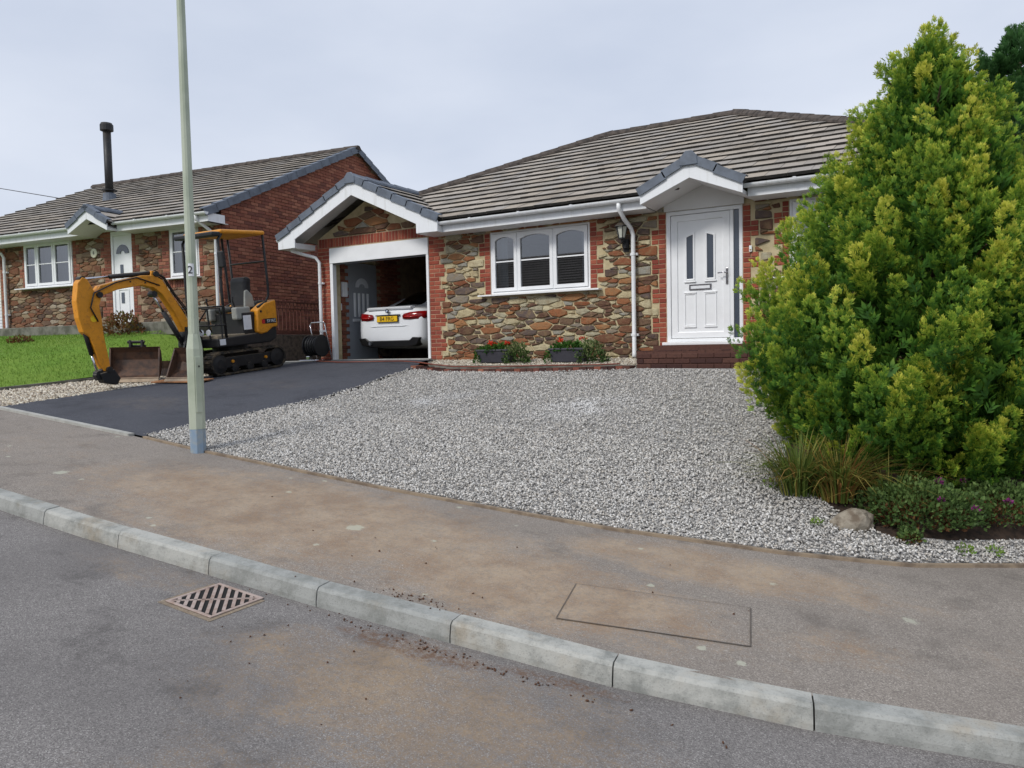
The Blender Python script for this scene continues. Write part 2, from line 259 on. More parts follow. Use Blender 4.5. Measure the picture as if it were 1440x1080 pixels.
# ------------------------------------------------------------------ mesh helpers
INV = {}
def finish(o, parent=None):
    COL.objects.link(o)
    if parent is not None:
        o.parent = parent
        if parent in INV: o.matrix_parent_inverse = INV[parent]
    return o
def tag(o, label=None, cat=None, group=None, kind=None):
    if label: o['label'] = label
    if cat: o['category'] = cat
    if group: o['group'] = group
    if kind: o['kind'] = kind
    return o
def thing(name, loc, label, cat, group=None, local=False, rot=(0, 0, 0)):
    o = bpy.data.objects.new(name, None); o.empty_display_size = .2; o.location = loc; o.rotation_euler = rot; COL.objects.link(o)
    if not local: INV[o] = Matrix.Translation(-Vector(loc))
    return tag(o, label, cat, group)
class MB:
    def __init__(s): s.v = []; s.f = []; s.m = []
    def add(s, vs, fs, mi=0):
        b = len(s.v); s.v += [tuple(v) for v in vs]; s.f += [tuple(b + i for i in f) for f in fs]; s.m += [mi] * len(fs); return s
    def box(s, x0, x1, y0, y1, z0, z1, mi=0, mx=None):
        vs = [(x0, y0, z0), (x1, y0, z0), (x1, y1, z0), (x0, y1, z0), (x0, y0, z1), (x1, y0, z1), (x1, y1, z1), (x0, y1, z1)]
        if mx is not None: vs = [mx @ Vector(v) for v in vs]
        return s.add(vs, [(0, 3, 2, 1), (4, 5, 6, 7), (0, 1, 5, 4), (1, 2, 6, 5), (2, 3, 7, 6), (3, 0, 4, 7)], mi)
    def prism(s, pts, a, b, axis='y', mi=0):
        n = len(pts)
        P = {'x': lambda p, t: (t, p[0], p[1]), 'y': lambda p, t: (p[0], t, p[1]), 'z': lambda p, t: (p[0], p[1], t)}[axis]
        vs = [P(p, a) for p in pts] + [P(p, b) for p in pts]
        return s.add(vs, [tuple(range(n)), tuple(range(2 * n - 1, n - 1, -1))] + [(i, n + i, n + (i + 1) % n, (i + 1) % n) for i in range(n)], mi)
    def tube(s, pts, r, n=8, mi=0, cap=True, closed=False):
        pts = [Vector(p) for p in pts]; k = len(pts); rs = r if isinstance(r, (list, tuple)) else [r] * k
        vs = []; up = None
        for i, p in enumerate(pts):
            d = (pts[(i + 1) % k] - pts[i - 1]) if closed else (pts[min(i + 1, k - 1)] - pts[max(i - 1, 0)])
            d.normalize()
            if up is None: up = Vector((0, 0, 1)) if abs(d.z) < .9 else Vector((1, 0, 0))
            a = d.cross(up).normalized(); b2 = a.cross(d).normalized(); up = b2
            vs += [p + (a * math.cos(2 * math.pi * j / n) + b2 * math.sin(2 * math.pi * j / n)) * rs[i] for j in range(n)]
        fs = []
        for i in range(k if closed else k - 1):
            for j in range(n): fs.append((i * n + j, i * n + (j + 1) % n, ((i + 1) % k) * n + (j + 1) % n, ((i + 1) % k) * n + j))
        if cap and not closed: fs += [tuple(range(n - 1, -1, -1)), tuple((k - 1) * n + j for j in range(n))]
        return s.add(vs, fs, mi)
    def lathe(s, prof, n=16, c=(0, 0, 0), axis='z', mi=0):
        vs = []; k = len(prof)
        for r, z in prof:
            for j in range(n):
                a = 2 * math.pi * j / n; x, y = r * math.cos(a), r * math.sin(a)
                q = {'z': (x, y, z), 'x': (z, x, y), 'y': (x, z, y)}[axis]; vs.append((q[0] + c[0], q[1] + c[1], q[2] + c[2]))
        fs = [(i * n + j, i * n + (j + 1) % n, (i + 1) * n + (j + 1) % n, (i + 1) * n + j) for i in range(k - 1) for j in range(n)]
        fs += [tuple(range(n - 1, -1, -1)), tuple((k - 1) * n + j for j in range(n))]
        return s.add(vs, fs, mi)
    def ring(s, outer, inner, y0, y1, mi=0):
        n = len(outer); vs = [(x, y0, z) for x, z in outer] + [(x, y0, z) for x, z in inner] + [(x, y1, z) for x, z in outer] + [(x, y1, z) for x, z in inner]
        fs = []
        for i in range(n):
            j = (i + 1) % n
            fs += [(i, j, n + j, n + i), (2 * n + i, 3 * n + i, 3 * n + j, 2 * n + j), (n + i, n + j, 3 * n + j, 3 * n + i), (i, 2 * n + i, 2 * n + j, j)]
        return s.add(vs, fs, mi)
    def build(s, name, mat, parent=None, smooth=False, bevel=0, recalc=True, seg=2):
        me = bpy.data.meshes.new(name); me.from_pydata(s.v, [], s.f)
        for m in (mat if isinstance(mat, (list, tuple)) else [mat]): me.materials.append(m)
        if max(s.m, default=0) > 0: me.polygons.foreach_set('material_index', s.m)
        if recalc:
            bm = bmesh.new(); bm.from_mesh(me); bmesh.ops.recalc_face_normals(bm, faces=bm.faces); bm.to_mesh(me); bm.free()
        if smooth: me.shade_smooth()
        o = bpy.data.objects.new(name, me); finish(o, parent)
        if bevel:
            b = o.modifiers.new('bevel', 'BEVEL'); b.width = bevel; b.segments = seg; b.limit_method = 'ANGLE'; b.harden_normals = False
        return o
def npmesh(name, V, F, mat, parent=None, rnd=None, smooth=False):
    """V (n,3), F (m,3 or 4) numpy; rnd per vertex"""
    me = bpy.data.meshes.new(name); k = F.shape[1]
    me.vertices.add(len(V)); me.vertices.foreach_set('co', np.ascontiguousarray(V, np.float32).ravel())
    me.loops.add(F.size); me.loops.foreach_set('vertex_index', np.ascontiguousarray(F, np.int32).ravel())
    me.polygons.add(len(F)); me.polygons.foreach_set('loop_start', np.arange(0, F.size, k, dtype=np.int32))
    me.update(calc_edges=True); me.materials.append(mat)
    if rnd is not None:
        at = me.attributes.new('rnd', 'FLOAT', 'POINT'); at.data.foreach_set('value', np.ascontiguousarray(rnd, np.float32))
    if smooth: me.shade_smooth()
    return finish(bpy.data.objects.new(name, me), parent)
def inst(name, mesh, parent, mx):
    o = bpy.data.objects.new(name, mesh); COL.objects.link(o); o.parent = parent
    if parent in INV: o.matrix_parent_inverse = INV[parent]
    o.matrix_basis = mx; return o
def text_part(s, size, mat, parent, mx, name, extrude=.0015):
    cu = bpy.data.curves.new('t', 'FONT'); cu.body = s; cu.size = size; cu.extrude = extrude; cu.align_x = 'CENTER'; cu.align_y = 'CENTER'
    to = bpy.data.objects.new('t', cu); me = bpy.data.meshes.new_from_object(to); bpy.data.objects.remove(to); bpy.data.curves.remove(cu)
    me.transform(mx); me.materials.clear(); me.materials.append(mat)
    return finish(bpy.data.objects.new(name, me), parent)
def clip_half(poly, px, pz, nx, nz):
    """keep the side where (p-P).n <= 0"""
    out = []
    for i in range(len(poly)):
        a, b = poly[i], poly[(i + 1) % len(poly)]
        da = (a[0] - px) * nx + (a[1] - pz) * nz; db = (b[0] - px) * nx + (b[1] - pz) * nz
        if da <= 0: out.append(a)
        if da * db < 0: t = da / (da - db); out.append((a[0] + (b[0] - a[0]) * t, a[1] + (b[1] - a[1]) * t))
    return out
def area(p): return abs(sum(p[i][0] * p[(i + 1) % len(p)][1] - p[(i + 1) % len(p)][0] * p[i][1] for i in range(len(p)))) / 2

# ------------------------------------------------------------------ terrain
def lerp_tab(x, xs, ys): return np.interp(x, xs, ys)
def road_z(X): return -.085 * np.clip(X, -40, 9)
def Yk(X): return lerp_tab(X, [-60, -5.5, -3.26, -1.46, -.56, .3, 1.2, 3, 6, 12], [3.1, 3.1, 3.2, 3.35, 3.52, 3.78, 4.25, 5.6, 8.6, 16])
def Yb(X): return lerp_tab(X, [-60, -10.8, -8.15, -6.85, -4.4, -3.15, -2.3, -1.1, -.31, .38, 1.2, 2.5, 5, 12], [5.22, 5.22, 5.22, 5.15, 5.17, 5.25, 5.33, 5.58, 5.87, 6.4, 7.1, 8.5, 12, 22])
def path_z(X, Y): return road_z(X) + .11 + .03 * (Y - Yk(X))
def yard_z(X, Y):
    b = Yb(X); zb = path_z(X, b); s = np.clip((Y - b) / np.maximum(10.7 - b, .3), 0, 1)
    zt = lerp_tab(X, [-14.2, -12.5, -8.3, -7.4, -6, -4, 2], [2.40, 1.585, 1.585, 1.475, 1.485, 1.545, 1.56]); return zb + (zt - zb) * s
def sheet(name, xs, ys, zf, mat, dz=0., parent=None, mask=None):
    """xs: list of X; ys(X) -> (y0,y1) ; n rows"""
    nx = len(xs); rows = ys[2]; mb = MB()
    for X in xs:
        a, b = ys[0](X), ys[1](X)
        for j in range(rows + 1):
            Y = a + (b - a) * j / rows; mb.v.append((X, Y, float(zf(X, Y)) + dz))
    for i in range(nx - 1):
        for j in range(rows):
            k = i * (rows + 1) + j; mb.f.append((k, k + rows + 1, k + rows + 2, k + 1)); mb.m.append(0)
    return mb.build(name, mat, parent, smooth=True, recalc=False)
XS = sorted(set(list(np.arange(-40, -12, 2.)) + list(np.arange(-12, 3, .25)) + list(np.arange(3, 12.1, 1.))))
# one ground sheet out to the horizon
gx = [-900, -300, -120, -60, -40] + list(np.arange(-36, -14, 2.)) + list(np.arange(-14, 4, .5)) + list(np.arange(4, 13, 1.)) + [20, 60, 300, 900]
gy = [-900, -300, -60, -20, -8, 0, 2] + list(np.arange(3, 12, .5)) + [14, 20, 26, 60, 300, 900]
def terr(X, Y):
    Xc = min(max(X, -40), 12)
    z = road_z(Xc) if Y < Yk(Xc) else (path_z(Xc, Y) if Y < Yb(Xc) else yard_z(Xc, min(Y, 10.7)))
    return float(z) - .13
mb = MB(); mb.v = [(x, y, terr(x, y)) for x in gx for y in gy]; ny = len(gy)
mb.f = [(i * ny + j, (i + 1) * ny + j, (i + 1) * ny + j + 1, i * ny + j + 1) for i in range(len(gx) - 1) for j in range(ny - 1)]; mb.m = [0] * len(mb.f)
tag(mb.build('ground', M['ground'], smooth=True, recalc=False), kind='structure')
tag(sheet('road', XS, (lambda X: -9., lambda X: float(Yk(X)) + .02, 10), lambda X, Y: road_z(X), M['road']), kind='structure')
path_o = tag(sheet('footpath', XS, (lambda X: float(Yk(X)) + .1, lambda X: float(Yb(X)) + .01, 4), path_z, M['path']), kind='structure')
# kerb stones
kerb = bpy.data.objects.new('kerb', None); COL.objects.link(kerb); tag(kerb, kind='structure')
kx = [-.56]
def kstep(x, d):
    for _ in range(12):
        s = math.hypot(1, (Yk(x + d / 2 + .01) - Yk(x + d / 2 - .01)) / .02); return x + d / math.hypot(s, .085)
while kx[-1] < 9: kx.append(kstep(kx[-1], .915))
while kx[0] > -22: kx.insert(0, kstep(kx[0], -.915))
for i in range(len(kx) - 1):
    a, b = kx[i] + .004, kx[i + 1] - .004; mb = MB(); secs = []
    for X in (a, (a + b) / 2, b):
        y = float(Yk(X)); sl = (float(Yk(X + .05)) - float(Yk(X - .05))) / .1; q = math.hypot(1, sl); nx_, ny_ = -sl / q, 1 / q; z = float(road_z(X)); jz = random.uniform(-.003, .003)
        secs.append([(X + nx_ * d, y + ny_ * d, z + h + jz) for d, h in ((0, -.1), (.0, .03), (.012, .095), (.03, .112), (.125, .118), (.125, -.1))])
    for k in range(2):
        for j in range(6): mb.add([secs[k][j], secs[k + 1][j], secs[k + 1][(j + 1) % 6], secs[k][(j + 1) % 6]], [(0, 1, 2, 3)])
    mb.add(secs[0], [(0, 1, 2, 3, 4, 5)]); mb.add(secs[2], [(5, 4, 3, 2, 1, 0)])
    mb.build('kerb_stone', M['kerb'], kerb)
# footpath reinstatement patch with seam
def quadsheet(name, pts, zf, dz, mat, parent, n=6):
    mb = MB(); (a, b, c, d) = [Vector((*p, 0)) for p in pts]
    for i in range(n + 1):
        for j in range(n + 1):
            u, v = i / n, j / n; p = (a * (1 - u) + b * u) * (1 - v) + (d * (1 - u) + c * u) * v; mb.v.append((p.x, p.y, float(zf(p.x, p.y)) + dz))
    mb.f = [(i * (n + 1) + j, (i + 1) * (n + 1) + j, (i + 1) * (n + 1) + j + 1, i * (n + 1) + j + 1) for i in range(n) for j in range(n)]; mb.m = [0] * len(mb.f)
    return mb.build(name, mat, parent, recalc=False)
pq = [(-1.92, 3.66), (-.94, 3.95), (-1.06, 4.46), (-2.05, 4.18)]
quadsheet('path_patch', pq, path_z, .0045, M['path'], path_o)
mb = MB()
for p, q in zip(pq, pq[1:] + pq[:1]):
    d = Vector((q[0] - p[0], q[1] - p[1], 0)); n_ = Vector((-d.y, d.x, 0)).normalized() * .0025
    vs = [(p[0] + s * n_.x, p[1] + s * n_.y, float(path_z(*p)) + .0085) for s in (-1, 1)] + [(q[0] + s * n_.x, q[1] + s * n_.y, float(path_z(*q)) + .0085) for s in (1, -1)]
    mb.add(vs, [(0, 1, 2, 3)])
mb.build('patch_seam', simple('bitumen_seam', (96, 88, 80), .8), path_o, recalc=False)

# driveway
DL, DR = -11.12, -7.82
def drive_right(Y): return float(lerp_tab(Y, [5, 5.28, 6.4, 7.65, 8.6, 9.2, 9.8, 10.3, 10.7, 11.5], [-8.0, -7.98, -7.83, -7.65, -7.72, -7.85, -7.9, -7.98, -8.2, -8.3]))
mb = MB(); ys_ = list(np.arange(5.24, 11.3, .2)) + [11.3]
for Y in ys_:
    x1 = drive_right(Y)
    for k in range(7): X = DL + (x1 - DL) * k / 6; mb.v.append((X, Y, float(yard_z(X, Y)) + .012 + .012 * math.sin(math.pi * k / 6)))
mb.f = [(i * 7 + k, i * 7 + k + 1, (i + 1) * 7 + k + 1, (i + 1) * 7 + k) for i in range(len(ys_) - 1) for k in range(6)]; mb.m = [0] * len(mb.f)
tag(mb.build('driveway', M['drive'], smooth=True, recalc=False), kind='structure')
def strip_box(name, pts, w, h, zf, mat, lo=.08, parent=None):
    """a low kerb following plan points"""
    mb = MB(); secs = []
    for i, (x, y) in enumerate(pts):
        a = pts[max(i - 1, 0)]; b = pts[min(i + 1, len(pts) - 1)]; d = Vector((b[0] - a[0], b[1] - a[1], 0)).normalized(); n_ = Vector((-d.y, d.x, 0)) * w / 2
        z = float(zf(x, y)); secs.append([(x - n_.x, y - n_.y, z - lo), (x - n_.x, y - n_.y, z + h), (x + n_.x, y + n_.y, z + h), (x + n_.x, y + n_.y, z - lo)])
    for k in range(len(secs) - 1):
        for j in range(4): mb.add([secs[k][j], secs[k + 1][j], secs[k + 1][(j + 1) % 4], secs[k][(j + 1) % 4]], [(0, 1, 2, 3)])
    mb.add(secs[0], [(0, 1, 2, 3)]); mb.add(secs[-1], [(3, 2, 1, 0)])
    return mb.build(name, mat, parent, bevel=.006)
tag(strip_box('driveway_edging', [(x, 5.21) for x in np.arange(-11.4, -7.95, .25)], .075, .03, lambda x, y: path_z(x, y), M['concrete']), 'pale concrete edging strip along the foot of the tarmac driveway', 'edging')
tag(strip_box('path_edging', [(x, float(Yb(x)) + .025) for x in list(np.arange(-7.95, 1.6, .12))], .04, .022, lambda x, y: path_z(x, float(Yb(x))), M['edging']), 'thin dusty edging between footpath and gravel garden', 'edging')
tag(strip_box('lawn_edging', [(-12.55 + .04 * math.sin(y), y) for y in np.arange(5.3, 10.2, .25)], .06, .05, lambda x, y: yard_z(x, y), M['concrete_dark']), 'weathered low edging between lawn and cream gravel strip', 'edging')

# ------------------------------------------------------------------ gravel garden
BED = (-.1, 7.75, 1.35, 1.62)
def in_bed(X, Y): return (Y > Yb(X) + .34) & ( ((X - BED[0]) / BED[2]) ** 2 + ((Y - BED[1]) / BED[3]) ** 2 < 1)
mb = MB(); gxs = np.arange(-8.3, 2.01, .25); gn = 22
for X in gxs:
    y0 = float(Yb(X)) + .03
    for j in range(gn + 1): Y = y0 + (10.25 - y0) * j / gn; mb.v.append((X, Y, float(yard_z(X, Y)) - .004 + (-.05 if X < drive_right(Y) + .05 else 0)))
mb.f = [(i * (gn + 1) + j, (i + 1) * (gn + 1) + j, (i + 1) * (gn + 1) + j + 1, i * (gn + 1) + j + 1) for i in range(len(gxs) - 1) for j in range(gn)]; mb.m = [0] * len(mb.f)
tag(mb.build('gravel_bed', M['gravel_base'], smooth=True, recalc=False), kind='structure')
OCT = np.array([(1, 0, 0), (-1, 0, 0), (0, 1, 0), (0, -1, 0), (0, 0, 1), (0, 0, -1)], float); OCTF = np.array([(0, 2, 4), (2, 1, 4), (1, 3, 4), (3, 0, 4), (2, 0, 5), (1, 2, 5), (3, 1, 5), (0, 3, 5)])
def chips(name, P, size, mat, label, cat, flat=.55):
    n = len(P); jit = OCT[None] * (1 + RNG.uniform(-.35, .35, (n, 6, 3))) + RNG.uniform(-.22, .22, (n, 6, 3))
    sz = size * RNG.uniform(.6, 1.25, (n, 1)) * np.stack([RNG.uniform(.8, 1.4, n), RNG.uniform(.6, 1., n), RNG.uniform(.4, .8, n) * flat / .55], 1)
    jit *= sz[:, None, :]
    q = RNG.normal(size=(n, 4)) * [1, .45, .45, 1.4]; q /= np.linalg.norm(q, axis=1, keepdims=True); w, x, y, z = q.T
    Rm = np.stack([1 - 2 * (y * y + z * z), 2 * (x * y - z * w), 2 * (x * z + y * w), 2 * (x * y + z * w), 1 - 2 * (x * x + z * z), 2 * (y * z - x * w), 2 * (x * z - y * w), 2 * (y * z + x * w), 1 - 2 * (x * x + y * y)], 1).reshape(n, 3, 3)
    V = np.einsum('nij,nkj->nki', Rm, jit) + P[:, None, :]
    F = (OCTF[None] + (np.arange(n) * 6)[:, None, None]).reshape(-1, 3)
    o = npmesh(name, V.reshape(-1, 3), F, mat, rnd=np.repeat(RNG.uniform(0, 1, n), 6)); return tag(o, label, cat, kind='stuff')
def scatter(n, x0, x1, y0, y1, ok, zf, dz=(0, .012)):
    X = RNG.uniform(x0, x1, n); Y = RNG.uniform(y0, y1, n); k = ok(X, Y); X, Y = X[k], Y[k]
    return np.stack([X, Y, zf(X, Y) + RNG.uniform(*dz, len(X))], 1)
drv = np.vectorize(drive_right)
def ok_main(X, Y): return (Y > Yb(X) + .05) & (Y < 10.12) & (X > drv(Y) + RNG.uniform(-.05, .08, len(X))) & ~in_bed(X, Y)
mound = lambda X, Y: yard_z(X, Y) + .003 + .014 * (1 + np.sin(X * 2.1 + Y) * np.sin(Y * 1.7 - X * .6)) * .5 - .004 * np.exp(-((X + 5.2 + .25 * Y - 2) / .18) ** 2)
P1 = scatter(82000, -8.2, 1.6, 5.1, 7.2, ok_main, mound); P2 = scatter(50000, -8.4, .6, 7.2, 10.15, ok_main, mound)
chips('gravel', np.concatenate([P1, P2]), .0128, M['gravel'], 'loose grey and white gravel covering the sloping front garden', 'gravel')
strip_left = scatter(16000, -12.55, -11.05, 5.25, 9.6, lambda X, Y: (X < DL + RNG.uniform(-.04, .05, len(X))) & (X > -12.5), yard_z)
chips('gravel', strip_left, .022, M['gravel_tan'], 'cream gravel strip between lawn and driveway', 'gravel')
mb = MB()
for X in (-12.55, -11.05):
    for Y in np.arange(5.24, 11.2, .5): mb.v.append((X, Y, float(yard_z(X, Y)) - .004))
ny = len(np.arange(5.24, 11.2, .5)); mb.f = [(j, ny + j, ny + j + 1, j + 1) for j in range(ny - 1)]; mb.m = [0] * len(mb.f)
tag(mb.build('gravel_strip', M['gravel_base'], recalc=False), kind='structure')
tag(MB().prism([(-12.5, 9.6), (-11.1, 9.6), (-11.1, 12.9), (-12.5, 12.9)], 1.4, 1.6, 'z').build('side_path', M['concrete'], bevel=.01), kind='structure')
# planting bed under the tree
mb = MB(); bn = 28
mb.v.append((BED[0], BED[1], float(yard_z(BED[0], BED[1])) + .1))
for k in range(bn):
    a = 2 * math.pi * k / bn
    for rr, h in ((.6, .09), (1.03, -.01)): X = BED[0] + BED[2] * rr * math.cos(a); Y = BED[1] + BED[3] * rr * math.sin(a); Y = max(Y, float(Yb(X)) + .36 / rr); mb.v.append((X, Y, float(yard_z(X, Y)) + h))
for k in range(bn): a, b = 1 + 2 * k, 1 + 2 * ((k + 1) % bn); mb.f += [(0, a, b), (a, a + 1, b + 1, b)]; mb.m += [0, 0]
tag(mb.build('planting_bed', M['soil'], smooth=True, recalc=False), kind='structure')
# soil crumbs on path and road
cr = []
for (x, y, rx, ry, n, zf) in [(-2.68, 3.42, .32, .05, 46, path_z), (-2.3, 3.16, 1.0, .04, 90, lambda X, Y: road_z(X)), (-2.9, 2.6, .8, .4, 16, lambda X, Y: road_z(X)), (-3.2, 4.1, 1.2, .6, 12, path_z), (-1.4, 4.3, 1., .5, 6, path_z)]:
    X = x + RNG.normal(size=n) * rx * .6; Y = y + RNG.normal(size=n) * ry * .6
    if zf is not path_z: Y = np.minimum(Y, Yk(X) - .01)
    cr.append(np.stack([X, Y, zf(X, Y) + .004], 1))
chips('soil_crumbs', np.concatenate(cr), .0075, simple('red_soil_crumb', (92, 62, 44), .95, .2, 30), 'crumbs of red brown soil spilled along kerb and footpath', 'soil')
# gully grate
gz = lambda x, y: float(road_z(x))
gr = thing('gully_grate', (-3.8, 2.95, gz(-3.8, 2.9)), 'square rusty cast iron drain grate in the road beside the kerb', 'drain')
GX0, GX1, GY0, GY1 = -4.0, -3.6, 2.72, 3.1
def gslab(mb, x0, x1, y0, y1, h0, h1):
    vs = [(x, y, gz(x, y) + h) for h in (h0, h1) for x, y in ((x0, y0), (x1, y0), (x1, y1), (x0, y1))]
    return mb.add(vs, [(0, 3, 2, 1), (4, 5, 6, 7), (0, 1, 5, 4), (1, 2, 6, 5), (2, 3, 7, 6), (3, 0, 4, 7)])
mb = MB(); gslab(mb, GX0, GX1, GY0, GY1, .002, .0045); mb.build('gully_void', M['void'], gr)
mb = MB()
for a in ((GX0, GX1, GY0, GY0 + .022), (GX0, GX1, GY1 - .022, GY1), (GX0, GX0 + .022, GY0 + .022, GY1 - .022), (GX1 - .022, GX1, GY0 + .022, GY1 - .022)): gslab(mb, *a, .002, .01)
mb.build('grate_frame', M['iron'], gr, bevel=.004)
import itertools
def gbar(p, q, w):
    mb = MB(); p = Vector((*p, 0)); q = Vector((*q, 0)); n_ = Vector((-(q - p).y, (q - p).x, 0)).normalized() * w / 2
    c = [p - n_, q - n_, q + n_, p + n_]; vs = [(v.x, v.y, gz(v.x, v.y) + h) for h in (.003, .009) for v in c]
    mb.add(vs, [(0, 3, 2, 1), (4, 5, 6, 7), (0, 1, 5, 4), (1, 2, 6, 5), (2, 3, 7, 6), (3, 0, 4, 7)]); return mb.build('grate_bar', M['iron'], gr)
ix0, ix1, iy0, iy1 = GX0 + .025, GX1 - .025, GY0 + .025, GY1 - .025
def diag(c, w):     # bars run at 45 degrees: y + x = c
    pts = []
    for x in (ix0, ix1):
        y = c - x
        if iy0 <= y <= iy1: pts.append((x, y))
    for y in (iy0, iy1):
        x = c - y
        if ix0 < x < ix1: pts.append((x, y))
    if len(pts) >= 2: gbar(pts[0], pts[1], w)
cc = (GY0 + GY1) / 2 + (GX0 + GX1) / 2
for k in range(-5, 6):
    if k == 0: diag(cc - .028, .02); diag(cc + .028, .02)
    else: diag(cc + .028 * (1 if k > 0 else -1) + k * .064, .02)
gbar((ix0, iy0), (ix1, iy1), .014)
mb = MB(); gslab(mb, GX0 - .03, GX1 + .03, GY0 - .03, min(GY1 + .03, 3.08), .001, .003)
mb.build('concrete_surround', asphalt('gully_surround', (124, 112, 98), (150, 136, 118), (170, 160, 140), [(-3.8, 2.9, .6, .4, 0, .3)], [(156, 130, 100), (136, 114, 92)], .7, 0, False, 120), gr)

# ------------------------------------------------------------------ masonry, tiles, joinery
def bevel_box_mesh(name, lx, ly, lz, b, mat):
    bm = bmesh.new(); bmesh.ops.create_cube(bm, size=1)
    for v in bm.verts: v.co = Vector((v.co.x * lx, v.co.y * ly, v.co.z * lz))
    fr = [e for e in bm.edges if all(v.co.y < 0 for v in e.verts)]
    bmesh.ops.bevel(bm, geom=fr, offset=b, segments=1, affect='EDGES'); me = bpy.data.meshes.new(name); bm.to_mesh(me); bm.free(); me.materials.append(mat); return me
BM = {k: bevel_box_mesh('brick', .215, .05, .065, .006, M[k]) for k in ('brick', 'brick_n', 'brick_step')}
def lay_bricks(x0, x1, z0, z1, yf, key, parent, ok=None, tooth=None, soldier=False, keep=None):
    """stretcher bond on the plane y=yf; tooth=(side, dx, every) shortens that side in alternate groups of courses; returns list"""
    made = []; g = .075
    if soldier:
        n = int((x1 - x0) / g)
        for i in range(n):
            made.append(inst('brick', BM[key], parent, Matrix.Translation((x0 + (i + .5) * g, yf + .025 + random.uniform(-.002, .002), (z0 + z1) / 2)) @ Matrix.Rotation(math.pi / 2, 4, 'Y') @ Matrix.Diagonal((min(1, (z1 - z0 - .01) / .215), 1, 1, 1))))
        return made
    for r in range(int(round((z1 - z0) / g))):
        z = z0 + (r + .5) * g; a, b = x0, x1
        if tooth and (r // tooth[2]) % 2 == 0:
            if tooth[0] == 'L': a += tooth[1]
            else: b -= tooth[1]
        x = a - (.1125 if r % 2 else 0)
        while x < b - .02:
            u0, u1 = max(x, a), min(x + .225, b); x += .225
            if u1 - u0 < .05 or (ok and not ok((u0 + u1) / 2, z)): continue
            if keep is not None: keep.append((u0, u1, z)); continue
            made.append(inst('brick', BM[key], parent, Matrix.Translation(((u0 + u1) / 2, yf + .025 + random.uniform(-.003, .003), z)) @ Matrix.Diagonal(((u1 - u0 - .01) / .215, 1, 1, 1))))
    return made
